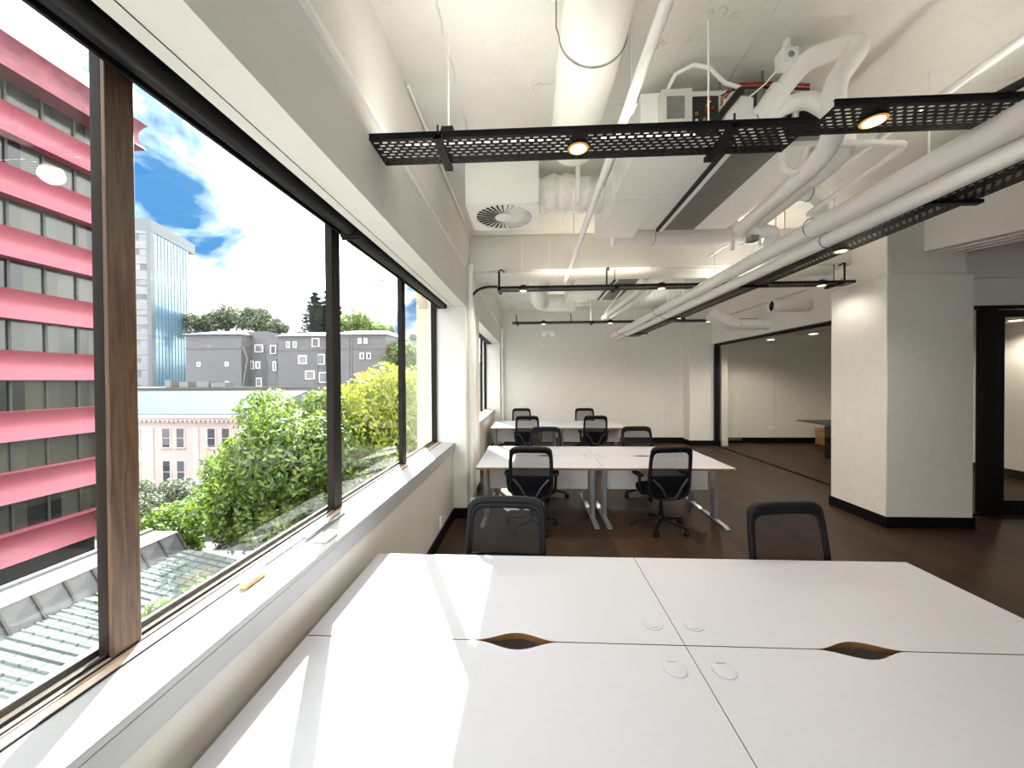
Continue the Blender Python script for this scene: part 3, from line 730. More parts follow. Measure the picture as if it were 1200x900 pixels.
# fan coil unit
def fcu(loc, label, front=True):
    t = thing('fan_coil_unit', label, 'air conditioner', loc, 0, 'ceiling fan coil units')
    x0, x1, y0, y1 = -.61, .68, 0, 1.45
    b = MB(); b.box(x0, -.02, y0, y1, 0, .30); b.build('supply_plenum', M['white'], t, bevel=.004, world=False)
    b = MB(); b.box(x0-.02, x0+.03, y0+.75, y1+.14, -.015, .24); b.box(x0+.03, -.22, y0+.82, y1+.16, -.02, .24); b.build('outlet_collar', M['white'], t, bevel=.004, world=False)
    b = MB(); b.tube([(x0+.02, y0+.76, -.006), (-.15, y0+.76, -.006), (-.11, y0+.79, -.02)], .008, 8); b.build('drain_tube', M['white'], t, world=False)
    b = MB(); b.box(-.02, x1, y0+.02, y1, .02, .28); b.build('casing', M['steel'], t, bevel=.003, world=False)
    b = MB(); b.box(-.03, -.012, y0, y1-.02, -.034, .02, 1); b.box(-.008, .03, y0, y1-.02, -.032, -.002, 0); b.build('panel_frame', [M['white'], M['black']], t, world=False)
    b = MB(); b.box(.03, .335, y0, y1-.04, -.028, .02); b.build('access_panel', M['greypanel'], t, bevel=.003, world=False)
    b = MB(); b.box(.34, x1, y0+.1, y1, -.012, .10); b.build('side_panel', M['white'], t, bevel=.004, world=False)
    if front:
        b = MB(); b.box(-.50, -.31, -.07, 0, .03, .27); b.build('control_box', M['offwhite'], t, bevel=.006, world=False)
        b = MB(); b.box(-.47, -.36, -.073, -.069, .08, .22); b.build('box_label', M['steel'], t, world=False)
        b = MB(); b.box(-.295, -.13, -.02, 0, .01, .25); b.build('circuit_board', M['pcb'], t, world=False)
        rnd = random.Random(5)
        for k in range(9):
            xx = rnd.uniform(-.28,-.17); zz = rnd.uniform(.04,.22); b = MB(); b.box(xx, xx+.015, -.035, -.0195, zz, zz+.02)
            b.build('terminal', M[('brass','red','white')[k % 3]], t, world=False)
        b = MB(); b.box(-.11, .07, -.05, 0, .0, .21); b.build('valve_box', M['white'], t, bevel=.004, world=False)
        b = MB(); b.box(.085, .12, -.06, .0, 0, .26); b.box(.20, .27, -.05, 0, .0, .25); b.cyl((.16,-.03,.0), (.16,-.03,.24), .022, n=12); b.build('mounting_bracket', M['steel'], t, bevel=.003, world=False)
        b = MB(); b.box(.28, .66, -.01, .02, .0, .25); b.build('gap_shade', M['dark'], t, world=False)  # dark block standing in for the shade of the open gap
        for k, (m_, zz) in enumerate((('red',.29),('red',.275),('copper',.30),('cable',.265))):
            b = MB(); b.tube(fillet([(-.12,-.03,.18+.02*k),(-.05,-.05,zz),(.15,-.05,zz),(.42,-.03,zz-.01)], .06), .0045, 8); b.build('wire', M[m_], t, world=False)
        b = MB(); b.tube([(-.46,-.05,.27),(-.42,-.08,.35),(-.32,-.1,.385),(-.22,-.1,.36),(-.12,-.08,.28),(-.02,-.06,.265)], .012, 10); b.build('white_lead', M['insul'], t, world=False)
        b = MB(); b.tube([(-.2,-.06,.0),(-.12,-.07,.12),(-.02,-.07,.24)], .022, 10); b.build('black_lead', M['cable'], t, world=False)
    for xx, yy in ((-.08,.06), (.18,.04), (-.45,1.3), (.6,1.3)):
        b = MB(); b.cyl((xx,yy,.27), (xx,yy,ZC-loc[2]-.0005), .006, n=8); b.build('hanger_rod', M['steel'], t, world=False)
    return t
fcu((1.335, 2.44, 3.31), 'ceiling fan coil unit with open wiring and grey bottom panel above the near tray')
fcu((1.335, 5.72, 3.31), 'farther ceiling fan coil unit seen under the cross beam')
# white lead to a small junction box at the ceiling
t = thing('junction_box', 'small white junction box on the ceiling with a thin white lead', 'box', (1.50, 2.25, 3.6))
b = MB(); b.box(1.47, 1.56, 2.22, 2.30, 3.585, 3.68); b.box(1.50, 1.53, 2.24, 2.28, 3.68, 3.749); b.build('box_body', M['white'], t, bevel=.006)
b = MB(); b.cyl((1.515,2.218,3.632), (1.515,2.222,3.632), .018, n=14); b.build('knockout', M['steel'], t)
b = MB(); b.tube([(1.48,2.25,3.60),(1.42,2.3,3.53),(1.37,2.38,3.51),(1.25,2.39,3.535)], .005, 8); b.build('lead', M['insul'], t)

# insulated pipes looping out of the unit
t = thing('insulated_pipe', 'thick white insulated pipe looping up by the ceiling then running back beside the unit', 'pipe', (1.7, 2.2, 3.1))
pA = fillet([(1.44,2.44,3.37),(1.56,2.34,3.545),(1.60,2.22,3.60),(1.79,2.12,3.585),(1.775,2.10,3.53),(1.655,2.10,3.36),(1.655,2.10,3.06),(1.70,2.30,3.03),(1.83,3.30,3.06)], .08, 6)
b = MB(); b.tube(pA, .054, 18); b.build('pipe_run', M['insul'], t)
b = MB(); b.tube([(1.462,2.42,3.40),(1.468,2.415,3.41),(1.545,2.35,3.525),(1.55,2.345,3.53)], [.056,.072,.072,.058], 18); b.build('sleeve', M['insul'], t)
b = MB(); b.tube([(1.40,2.46,3.32),(1.45,2.43,3.385)], [.065,.058], 16); b.build('end_wrap', M['foil'], t)
t = thing('insulated_pipe', 'second thick white pipe bent in front of the unit, half hidden by the near tray', 'pipe', (1.8, 2.3, 3.1))
pB = fillet([(1.44,2.42,3.345),(1.62,2.40,3.475),(1.72,2.36,3.47),(1.81,2.28,3.32),(1.86,2.26,3.12),(1.90,2.40,3.10),(2.0,3.35,3.12)], .09, 6)
b = MB(); b.tube(pB, .05, 18); b.build('pipe_run', M['insul'], t)
t = thing('insulated_pipe', 'pair-end wrapped pipe stub turning right behind the twin pipes', 'pipe', (2.0, 3.3, 3.1))
def wrap(pts, r, seed, lab, nm='wrapped_pipe'):
    rnd = random.Random(seed); b = MB(); P = fillet(pts, .12, 8); b.tube(P, [r*(1+.06*rnd.uniform(-1,1)) for _ in P], 16)
    return b
wrap([(1.83,3.30,3.06),(1.93,3.36,3.06),(2.15,3.36,3.06),(2.2,3.5,3.0)], .052, 3, '').build('wrap', M['foil'], t)
b = MB(); b.box(1.93, 2.0, 3.32, 3.40, 2.97, 3.02); b.build('valve', M['steel'], t, bevel=.004)
t = thing('wrapped_pipe', 'short fat wrapped pipe with clamp behind the sloping pipes', 'pipe', (2.2, 3.1, 3.15))
wrap([(1.98,3.02,3.22),(2.2,3.02,3.22),(2.34,3.06,3.18),(2.40,3.14,3.08)], .058, 4, '').build('wrap', M['foil'], t)
b = MB(); b.tube([(2.19+.0*k, 3.02+.062*cos(2*pi*k/20), 3.22+.062*sin(2*pi*k/20)) for k in range(20)], .004, 6, closed=True); b.build('clamp', M['steel'], t)
b = MB(); b.tube([(2.2,3.02,3.27),(2.22,3.01,3.32),(2.28,3.0,3.36)], .009, 8); b.build('vent_tube', M['white'], t)
# narrow drain pipes
b = MB(); b.tube(fillet([(1.72,2.3,3.16),(1.85,2.2,3.10),(2.08,2.16,3.06),(2.10,2.2,3.055),(2.2,3.05,3.06),(2.33,3.06,3.05)], .04, 5), .017, 12)
tag(b.build('drain_pipe', M['white']), 'slim white drain pipe with a square elbow left of the twin pipes', 'pipe')
b = MB(); b.tube(fillet([(1.60,2.45,3.42),(1.585,2.40,3.30),(1.56,2.36,3.06),(1.62,2.36,3.02),(1.68,2.36,3.06),(1.70,2.37,3.18),(1.80,2.38,3.19)], .035, 5), .02, 12)
tag(b.build('drain_trap', M['white']), 'small white looped drain trap hanging under the near tray joint', 'pipe')
b = MB(); b.tube(fillet([(1.68,2.44,3.36),(1.68,2.42,3.47),(1.72,2.40,3.53)], .03), .02, 12)
tag(b.build('vent_stub', M['white']), 'short white pipe stub standing behind the pipe bend', 'pipe')
# duct line behind the first unit
t = thing('spiral_duct', 'white spiral duct running crosswise behind the near fan coil unit', 'duct', (1.8, 4.3, 3.45))
b = MB(); xs = [.95+i*.03 for i in range(56)]
b.tube([(x,4.28,3.405) for x in xs], [.118+(.004 if i % 4 == 0 else 0) for i in range(len(xs))], 24); b.build('duct_body', M['duct'], t)
for x in (1.4, 2.4):
    b = MB(); b.tube([(x,4.28-.126,3.7495),(x,4.28-.126,3.405)]+[(x,4.28-.126*cos(a),3.405-.126*sin(a)) for a in [pi*k/10 for k in range(11)]]+[(x,4.28+.126,3.7495)], .003, 6); b.build('hanger_strap', M['steel'], t)
# services beyond the beam
t = thing('round_duct', 'white elbow duct beyond the cross beam turning right toward the far unit', 'duct', (.3, 7, 3.4))
P = fillet([(.17,5.62,3.55),(.17,6.6,3.50),(.17,7.2,3.36),(.28,7.5,3.32),(.92,7.5,3.32)], .25, 8)
b = MB(); b.tube(P, [.17+(.005 if i % 3 == 0 else 0) for i in range(len(P))], 24); b.build('duct_body', M['duct'], t)
b = MB(); b.tube([(.88,7.5,3.32),(.93,7.5,3.32),(.93,7.5,3.319)], [.178,.178,.12], 24); b.build('end_cap', M['duct'], t)
b = MB()
b.cyl((.17,6.4,3.6), (.17,6.4,3.7495), .006, n=8); b.build('hanger_rod', M['steel'], t)
for k, (x, lab) in enumerate(((1.62, 'left white pipe of the pair sloping away beyond the cross beam'), (1.80, 'right white pipe of the pair sloping away beyond the cross beam'))):
    b = MB(); b.tube(fillet([(x-.16-.04*k,5.75,3.5),(x+.08,5.70,3.42),(x+.1,5.9,3.16),(x+.02,8.3,3.14)], .12), .05, 14)
    tag(b.build('insulated_pipe', M['insul']), lab, 'pipe', 'pipes beyond the cross beam')
b = MB(); b.tube([(1.5,5.9,3.22),(1.62,8.0,3.20)], .016, 10)
tag(b.build('drain_pipe', M['white']), 'thin white pipe left of the sloping pair beyond the beam', 'pipe')
b = MB(); b.tube(fillet([(.62,7.0,3.26),(.62,7.42,3.26),(1.2,7.42,3.26)], .05), .014, 10); b.box(.75, 1.1, 7.9, 8.02, 3.36, 3.39)
tag(b.build('condensate_pipe', M['white']), 'thin white pipe crossing in front of the far elbow duct', 'pipe')
for k, (x, y) in enumerate(((2.05,6.2),(2.35,6.2),(2.6,6.4),(2.3,7.4),(2.75,7.5),(1.95,7.6),(2.2,3.42),(2.28,3.42),(2.7,4.6),(2.15,4.4))):
    b = MB(); zz = 3.02 if k < 8 else 2.99; b.cyl((x,y,zz), (x,y,3.7495), .005, n=8)
    tag(b.build('hanger_rod', M['white']), 'thin white hanger rod from the ceiling to the twin pipes', 'rod', 'hanger rods over the twin pipes')
for x, y in ((1.93,3.62),(2.12,3.52)):
    b = MB(); b.cyl((x,y,3.1), (x,y,3.7495), .003, n=6); b.cyl((x,y,2.99), (x,y,3.11), .017, .015, n=12)
    tag(b.build('sensor_probe', M['white']), 'small white cylinder hanging on a thin wire near the pipe ends', 'sensor', 'hanging white sensors')
for k, (x, lab) in enumerate(((-.1,'left of two thin conduits down the cross beam face'),(.28,'right of two thin conduits down the cross beam face'))):
    b = MB(); b.cyl((x,5.055,ZBEAM+.02), (x,5.055,3.7), .006, n=8)
    tag(b.build('conduit', M['white']), lab, 'conduit')

# twin white pipes
GP = 'twin big white pipes'
t = thing('service_pipe', 'upper, thicker of the two long white pipes crossing the right half of the ceiling', 'pipe', (2.25, 5, 2.96), 0, GP)
b = MB(); b.tube([(2.17,-3.5,2.885),(2.19,1.75,2.915),(2.25,6,2.95),(2.30,YB-.02,2.985)], .068, 24); b.build('pipe_run', M['white'], t)
b = MB()
for y in (3.0, 6.5, 9.2): b.tube([(2.21+.075*cos(2*pi*k/24),y,2.935+.075*sin(2*pi*k/24)+.007*(y-3)/2) for k in range(24)], .004, 6, closed=True)
b.build('pipe_clip', M['steel'], t)
t = thing('service_pipe', 'lower, slimmer of the two long white pipes crossing the right half of the ceiling', 'pipe', (2.32, 5, 2.83), 0, GP)
b = MB(); b.tube([(2.27,-3.5,2.79),(2.29,1.75,2.825),(2.37,6,2.86),(2.43,YB-.02,2.90)], .052, 24); b.build('pipe_run', M['white'], t)
b = MB()
for y in (3.0, 6.5, 9.2): b.tube([(2.315+.012*(y-3)/3+.058*cos(2*pi*k/24),y,2.838+.0085*(y-3)+.058*sin(2*pi*k/24)) for k in range(24)], .004, 6, closed=True)
b.build('pipe_clip', M['steel'], t)
for y in (3.0, 6.5, 9.2):
    xx = 2.315+.012*(y-3)/3; b = MB(); b.cyl((xx+.056,y,2.838+.0085*(y-3)), (xx+.056,y,3.7495), .004, n=8); b.build('hanger_rod', M['white'], t)
b = MB(); b.tube([(2.42,1.2,3.42),(2.40,5.05,3.40)], .022, 10)
for y in (1.5, 3.2, 4.8): b.cyl((2.41,y,3.42), (2.41,y,3.7495), .005, n=8)
tag(b.build('conduit', M['white']), 'grey-white conduit high above the twin pipes', 'conduit')
for x in (2.30, 2.36):
    b = MB(); b.cyl((x,1.62,2.97), (x,1.62,3.7495), .008, n=8)
    tag(b.build('pipe_support_rod', M['white']), 'white rod at the upper right corner carrying the twin pipes', 'rod', 'rods at the upper right corner')
# ducts at the right bulkhead
t = thing('duct_stub', 'open round white duct stub poking out of the bulkhead left of the column', 'duct', (4.5, 6.65, 3.03))
b = MB(); n = 24
b.tube([(4.19,6.65,3.03),(4.30,6.65,3.03),(4.835,6.65,3.03)], [.1,.098,.098], 24, caps=False); b.build('duct_body', M['duct'], t, solid=.004)
b = MB(); b.cyl((4.23,6.65,3.03), (4.232,6.65,3.03), .096, n=24); b.build('mouth_shade', M['dark'], t)  # black disc imitates the shade inside the duct
t = thing('duct_stub', 'horizontal white duct with a folded connector behind the farthest tray end', 'duct', (4.5, 7.9, 2.9))
b = MB(); b.cyl((4.25,7.75,2.87), (4.835,7.75,2.87), .11, n=24); b.build('duct_body', M['duct'], t)
b = MB(); b.tube([(3.75,7.9,3.14),(3.95,7.85,3.02),(4.12,7.78,2.9),(4.26,7.75,2.87)], [.15,.16,.14,.115], 6); b.build('connector', M['foil'], t)
# twin emergency lamp heads on the back wall
t = thing('emergency_light', 'pair of round white spotlight heads high on the back wall', 'light', (.54, YB, 3.06))
b = MB(); b.box(.38, .70, YB-.03, YB+.0015, 3.06, 3.16); b.build('backplate', M['white'], t, bevel=.005)
for x in (.43, .66):
    b = MB(); b.tube([(x,YB-.02,3.08),(x-.01,YB-.10,3.05),(x-.02,YB-.19,3.03)], [.03,.07,.068], 20); b.build('lamp_head', M['white'], t)
# vertical pipes beside the window piers
t = thing('riser_pipe', 'white vertical riser pipe with a collar on the pier between the two windows', 'pipe', (-.77, 4.86, 0))
b = MB(); b.cyl((-.772,4.87,.001), (-.772,4.87,3.30), .032, n=16); b.build('pipe_run', M['white'], t)
for za in (2.72, 3.22):
    b = MB(); b.cyl((-.772,4.87,za), (-.772,4.87,za+.08), .042, n=16); b.build('collar', M['white'], t)
t = thing('riser_pipe', 'narrow white vertical conduit farther along the pier between the two windows', 'pipe', (-.79, 5.35, 0))
b = MB(); b.cyl((-.795,5.35,.001), (-.795,5.35,3.25), .015, n=12); b.build('pipe_run', M['white'], t)
b = MB(); b.box(-.815, -.775, 5.32, 5.38, 3.0, 3.08); b.build('collar', M['white'], t)
t = thing('riser_pipe', 'white vertical pipe in the far left corner by the back wall', 'pipe', (-.76, 10.35, 0))
b = MB(); b.cyl((-.765,10.36,.001), (-.765,10.36,3.2), .04, n=14); b.build('pipe_run', M['white'], t)
b = MB(); b.cyl((-.765,10.36,2.7), (-.765,10.36,2.76), .05, n=14); b.build('collar', M['white'], t)
b = MB(); b.tube([(-.795,2.45,3.73),(-.795,5.0,3.73)], .012, 10)
tag(b.build('conduit', M['white']), 'thin white conduit in the corner where window wall meets ceiling', 'conduit')

# ------------------------------------------------------------------ desks
DW, DD, DH = 1.51, .715, .73
def make_desk(label, sx=1):
    t = thing('office_desk', label, 'desk', (0,0,0), 0, 'white office desks')
    hw, hd = DW/2-.0015, DD/2-.0025
    out = [(-hw,-hd),(hw,-hd),(hw,hd)]
    n = 18
    for k in range(n+1):                      # cable scallop in the back edge
        u = 1-2*k/n; out.append((sx*.1+u*.165, hd-.045*(.5+.5*cos(pi*u))))
    out.append((-hw,hd))
    b = MB(); b.prism(out, DH-.025, DH, 0, 1); b.build('desktop', [M['laminate'], M['edge']], t, world=False)
    b = MB()                                   # two T-shaped legs
    for s_ in (-1, 1):
        b = MB(); x = s_*(DW/2-.075)
        b.box(x-.03, x+.03, .02, .06, .03, DH-.045); b.box(x-.022, x+.022, -.035, .012, .03, DH-.045)
        b.prism_axis([(-hd+.03,0),(-hd+.03,.012),(-hd+.10,.03),(hd-.06,.03),(hd-.005,.012),(hd-.005,0)], x-.028, x+.028, 'x')
        b.box(x-.02, x+.02, -hd+.08, hd-.06, DH-.05, DH-.0255)
        b.build('leg', M['silver'], t, world=False, bevel=.003, recalc=True)
    b = MB(); b.box(-hw+.12, hw-.12, .075, .093, .36, DH-.03); b.build('modesty_panel', M['modesty'], t, world=False, bevel=.002)
    return t
def grommet(parent, sx):
    b = MB(); b.lathe([(.04,0),(.0395,.004),(.034,.006)], 30, (sx*(DW/2-.085), .235 if sx else 0, DH))
    g = b.build('grommet', M['laminate'], parent, world=False)
    b = MB(); b.box(sx*(DW/2-.085)-.016, sx*(DW/2-.085)+.016, .262, .2655, DH+.0045, DH+.0066); b.build('cable_slot', M['steel'], g, world=False)
proto_r = make_desk(''); grommet(proto_r, 1)      # grommet toward +x corner of its back edge
proto_l = make_desk('', -1); grommet(proto_l, -1)
first = {1: True, -1: True}
def place_desk(kind, loc, rz, label):
    p = proto_r if kind == 1 else proto_l
    if first[kind]: first[kind] = False; p.location = loc; p.rotation_euler = (0,0,rz); p['label'] = label
    else: dup(p, loc, rz, label)
for x0, ym, cl in ((-.912, 1.456, 'n'), (-.645, 5.075, 'm'), (-.87, 8.735, 'b')):
    LB = {'n': ('white desk nearest the camera, half in sun beside the window sill',
                'white desk nearest the camera on the right, cut by the lower right picture corner',
                'white desk just beyond the nearest one, crossed by sun and a mullion shadow',
                'white desk right of the sun patch, before the chair by the column'),
          'm': ('near left white desk of the middle cluster, nearest the window pier',
                'near right white desk of the middle cluster, silver leg clear at its right',
                'far left white desk of the middle cluster, behind the seam',
                'far right white desk of the middle cluster, on the aisle side'),
          'b': ('near left white desk of the last cluster, under the far window',
                'near right white desk of the last cluster, behind a black chair',
                'far left white desk of the last cluster, beside the back wall',
                'far right white desk of the last cluster, closest to the back wall')}[cl]
    xa, xb_ = x0+DW/2, x0+DW*1.5
    place_desk(1, (xa, ym-DD/2, 0), 0, LB[0]); place_desk(-1, (xb_, ym-DD/2, 0), 0, LB[1])
    place_desk(-1, (xa, ym+DD/2, 0), pi, LB[2]); place_desk(1, (xb_, ym+DD/2, 0), pi, LB[3])

# ------------------------------------------------------------------ task chairs
def make_chair():
    t = thing('task_chair', '', 'chair', (0,0,0), 0, 'black mesh task chairs')
    # five-star base
    b = MB(); b.lathe([(.045,.085),(.05,.10),(.045,.14),(.034,.155)], 20)
    for k in range(5):
        a = 2*pi*k/5+.3; d_ = V(cos(a), sin(a), 0); n_ = V(-sin(a), cos(a), 0)
        p, q = d_*.03+V(0,0,.115), d_*.315+V(0,0,.078)
        b.hexa([p-n_*.026-V(0,0,.022), q-n_*.016-V(0,0,.012), q+n_*.016-V(0,0,.012), p+n_*.026-V(0,0,.022)], [p-n_*.02+V(0,0,.022), q-n_*.013+V(0,0,.010), q+n_*.013+V(0,0,.010), p+n_*.02+V(0,0,.022)])
    b.build('star_base', M['blackpl'], t, world=False, bevel=.005, recalc=True)
    for k in range(5):
        a = 2*pi*k/5+.3; d_ = V(cos(a), sin(a), 0); th = a+1.1*((k*7) % 5)
        ax = V(cos(th), sin(th), 0); c = d_*.305+V(0,0,.0285)+V(-sin(th), cos(th), 0)*.012
        b = MB()
        for s_ in (-1, 1): b.tube([c+ax*s_*.009, c+ax*s_*.012, c+ax*s_*.022, c+ax*s_*.025], [.024,.028,.028,.024], 16)
        b.cyl(c-ax*.01, c+ax*.01, .012, n=10); b.cyl(d_*.305+V(0,0,.03), d_*.305+V(0,0,.072), .008, n=8)
        b.bar(c-ax*.012+V(0,0,.026), c+ax*.012+V(0,0,.026), .05, .012)
        b.build('caster', M['rubber'], t, world=False)
    b = MB(); b.lathe([(.03,.15),(.03,.27),(.018,.271),(.018,.40)], 18); b.build('gas_lift', M['blackpl'], t, world=False)
    b = MB(); b.box(-.075,.075,-.13,.10,.39,.43); b.box(-.03,.03,-.235,-.12,.392,.425); b.bar((.07,.03,.41), (.23,.05,.40), .018, .01); b.build('mechanism', M['blackpl'], t, world=False, bevel=.006)
    # seat cushion: rounded, softly domed
    def outl(z, s_, off=0):
        o = []
        for k in range(40):
            a = 2*pi*k/40; c_, n_ = cos(a), sin(a)
            x = .245*s_*math.copysign(abs(c_)**.45, c_); y = .235*s_*math.copysign(abs(n_)**.5, n_)
            o.append((x*(1-.06*(y/.235)*-1*.5), y+.01, z))
        return o
    b = MB(); rings = [outl(.43,.93), outl(.437,.985), outl(.46,1.0), outl(.485,.99), outl(.50,.95), outl(.508,.8), outl(.506,.45)]
    vs = [p for r_ in rings for p in r_]; fs = []
    for i in range(len(rings)-1):
        for k in range(40): fs.append((i*40+k, i*40+(k+1) % 40, (i+1)*40+(k+1) % 40, (i+1)*40+k))
    fs.append(tuple(range(39,-1,-1))); fs.append(tuple((len(rings)-1)*40+k for k in range(40)))
    b.add(vs, fs); b.build('seat', M['fabric'], t, world=False)
    # back: rounded tapering outline, curved round the sitter, leaning back
    Z0, Z1, ZM = .40, 1.0, .675
    def bp(x, z, d=0):
        v = (z-Z0)/(Z1-Z0); return V(x, -.215-.03*v-.05*max(0, v-.45)+.45*x*x*(.8-.25*v)+d, z)
    def hw(z):
        zc, h = (Z0+Z1)/2, (Z1-Z0)/2; u = min(1, abs(z-zc)/h); n_ = 8.5 if z > zc else 4.6
        w = .243+.006*cos((z-.66)*6)
        return w*max(0, 1-u**n_)**(1/n_)
    loop = []
    zs = [Z0+(Z1-Z0)*(.5-.5*cos(pi*k/40)) for k in range(41)]
    right = [(hw(z), z) for z in zs]; left = [(-hw(z), z) for z in reversed(zs[1:-1])]
    ol = right+left
    # resample the outline evenly
    seg = [0]
    for i in range(len(ol)): j = (i+1) % len(ol); seg.append(seg[-1]+math.dist(ol[i], ol[j]))
    NL = 72; pts = []
    for k in range(NL):
        s_ = seg[-1]*k/NL; i = max(i for i in range(len(seg)-1) if seg[i] <= s_); f = (s_-seg[i])/max(1e-9, seg[i+1]-seg[i]); p, q = ol[i], ol[(i+1) % len(ol)]
        pts.append((p[0]+(q[0]-p[0])*f, p[1]+(q[1]-p[1])*f))
    b = MB(); P = [bp(x*.965, Z0+.012+(z-Z0)*.975) for x, z in pts]
    b.tube(P, [.0145+.010*max(0, min(1, (p.z-.93)/.05)) for p in P], 10, closed=True)
    b.build('back_frame', M['frame'], t, world=False, recalc=True)
    b = MB(); b.grid(lambda u, v: bp((2*u-1)*hw(ZM-.02+(Z1-.012-ZM+.02)*v)*.97, ZM-.02+(Z1-.012-ZM+.02)*v, .004), 16, 20); b.build('mesh_panel', M['meshfab'], t, world=False)
    b = MB(); b.grid(lambda u, v: bp((2*u-1)*hw(Z0+.01+(ZM-Z0-.01)*v)*.97, Z0+.01+(ZM-Z0-.01)*v, .006), 16, 14); b.build('lumbar_pad', M['shell'], t, world=False, solid=.018)
    # closed border of doubled fabric round the mesh
    b = MB(); vs = []; fs = []
    for x, z in pts:
        q = (x, Z0+.012+(z-Z0)*.975); inx = q[0]*(1-.034/.243); inz = Z0+.30+(q[1]-Z0-.30)*(1-(.052 if q[1] > .7 else .03)/.30)
        vs += [bp(q[0]*.97, q[1], .003), bp(inx, inz, .006)]
    for k in range(NL): j = (k+1) % NL; fs.append((2*k, 2*j, 2*j+1, 2*k+1))
    b.add(vs, fs); b.build('mesh_border', M['frame'], t, world=False, solid=.006)
    # wishbone spine behind the back
    b = MB()
    for s_ in (-1, 1): b.tube(fillet([bp(s_*.03,.40,-.035)+V(0,.02,0), bp(s_*.075,.47,-.04), bp(s_*.115,.55,-.035), bp(s_*.205,.64,-.016)], .07, 6), [.014]*1+[.0135]*14+[.011], 10, sq=(1,.8)) if False else b.tube(fillet([bp(s_*.03,.40,-.035)+V(0,.02,0), bp(s_*.075,.47,-.04), bp(s_*.115,.55,-.035), bp(s_*.205,.64,-.016)], .07, 6), .013, 10)
    b.bar(bp(-.05,.425,-.035), bp(.05,.425,-.035), .022, .03); b.bar((0,-.15,.41), (0,-.245,.415), .05, .028)
    b.build('back_support', M['support'], t, world=False)
    # arms: pad on a bent post
    for s_ in (-1, 1):
        b = MB()
        b.tube(fillet([(s_*.12,-.02,.42),(s_*.27,-.02,.425),(s_*.285,-.06,.56),(s_*.285,-.06,.645)], .06, 6), .016, 10)
        b.build('arm_post', M['blackpl'], t, world=False)
        b = MB(); poly = [(s_*.285+.04*math.copysign(abs(cos(a))**.7, cos(a)), .0+.125*math.copysign(abs(sin(a))**.7, sin(a))) for a in [2*pi*k/24 for k in range(24)]]
        b.prism(poly, .645, .672); b.build('arm_pad', M['blackpl'], t, world=False, bevel=.008)
    return t
ch = make_chair()
spots = [(-.165, 2.10, pi-.04, 'black mesh chair in the sun at the left, its back rising above the nearest desks'),
         (1.57, 2.05, pi+.13, 'dark mesh chair at the nearest desks on the right, in front of the white column'),
         (.02, 4.42, -.05, 'black chair at the near side of the middle desks, by the window'),
         (1.55, 4.46, .13, 'black chair at the right of the middle desks, whole star base in view'),
         (.25, 5.66, pi, 'black chair tucked behind the middle desks on the left, facing the camera'),
         (1.72, 5.72, pi+.1, 'black chair tucked behind the middle desks on the right, facing the camera'),
         (-.04, 8.05, -.06, 'black chair at the near side of the last desks, left, with a sunlit armrest'),
         (1.37, 8.05, .02, 'black chair at the near side of the last desks, right'),
         (-.22, 9.62, pi, 'black chair between the last desks and the back wall, nearest the window'),
         (1.45, 9.62, pi, 'black chair between the last desks and the back wall, right one')]
for i, (x, y, a, lab) in enumerate(spots):
    if i == 0: ch.location = (x, y, 0); ch.rotation_euler = (0,0,a); ch['label'] = lab
    else: dup(ch, (x, y, 0), a, lab)

# ------------------------------------------------------------------ outside
b = MB(); b.box(-260, 200, -60, 60, -13.4, -13); struct(b.build('street', M['asphalt']))
b = MB()
def hillz(u, v):
    x = -260+440*u; y = 55+220*v
    return (x, y, -13.2+23*min(1, max(0, (y-55)/75))+2*sin(x*.03)*min(1,v*4))
b.grid(hillz, 30, 24); struct(b.build('hillside', M['hill']))

# pier and ledge on our own facade; ledge made pale to bounce sun indoors
b = MB(); b.box(-1.50, -1.302, 4.86, 6.0, -13, 9); b.box(-1.51, -1.302, 4.85, 6.01, 1.98, 1.995); b.box(-1.302, -1.245, 4.72, 4.86, -13, 9)
struct(b.build('facade_pier', M['concrete_pier'], bevel=.01))
b = MB(); b.box(-1.55, -1.302, -3.6, 4.86, .55, .80); struct(b.build('bounce_ledge', M['concrete_pier']))
b = MB(); b.box(-1.55, -1.302, -3.6, 11, 3.6, 4.3); struct(b.build('facade_head', M['concrete_pier']))

# pink office block
t = thing('office_block', 'pink office block with curved bands and dark ribbon windows across the street', 'building', (-38, 12, -10))
Xf, Y1 = -28.5, 24.4
def bandring(zs, os_, y0=-30):
    b = MB(); vs = []; fs = []
    for z, o in zip(zs, os_): vs += [(Xf+o, y0, z), (Xf+o, Y1+o, z), (Xf-22, Y1+o, z)]
    for i in range(len(zs)-1):
        for k in range(2): fs.append((3*i+k, 3*i+k+1, 3*i+k+4, 3*i+k+3))
    k = 3*(len(zs)-1)
    vs += [(Xf-1, y0, zs[0]), (Xf-1, Y1-1, zs[0]), (Xf-22, Y1-1, zs[0]), (Xf-1, y0, zs[-1]), (Xf-1, Y1-1, zs[-1]), (Xf-22, Y1-1, zs[-1])]; n0 = 3*len(zs)
    for q in range(2): fs.append((n0+q, n0+q+1, q+1, q)); fs.append((k+q, k+q+1, n0+3+q+1, n0+3+q))
    b.add(vs, fs); return b
NBD = 10
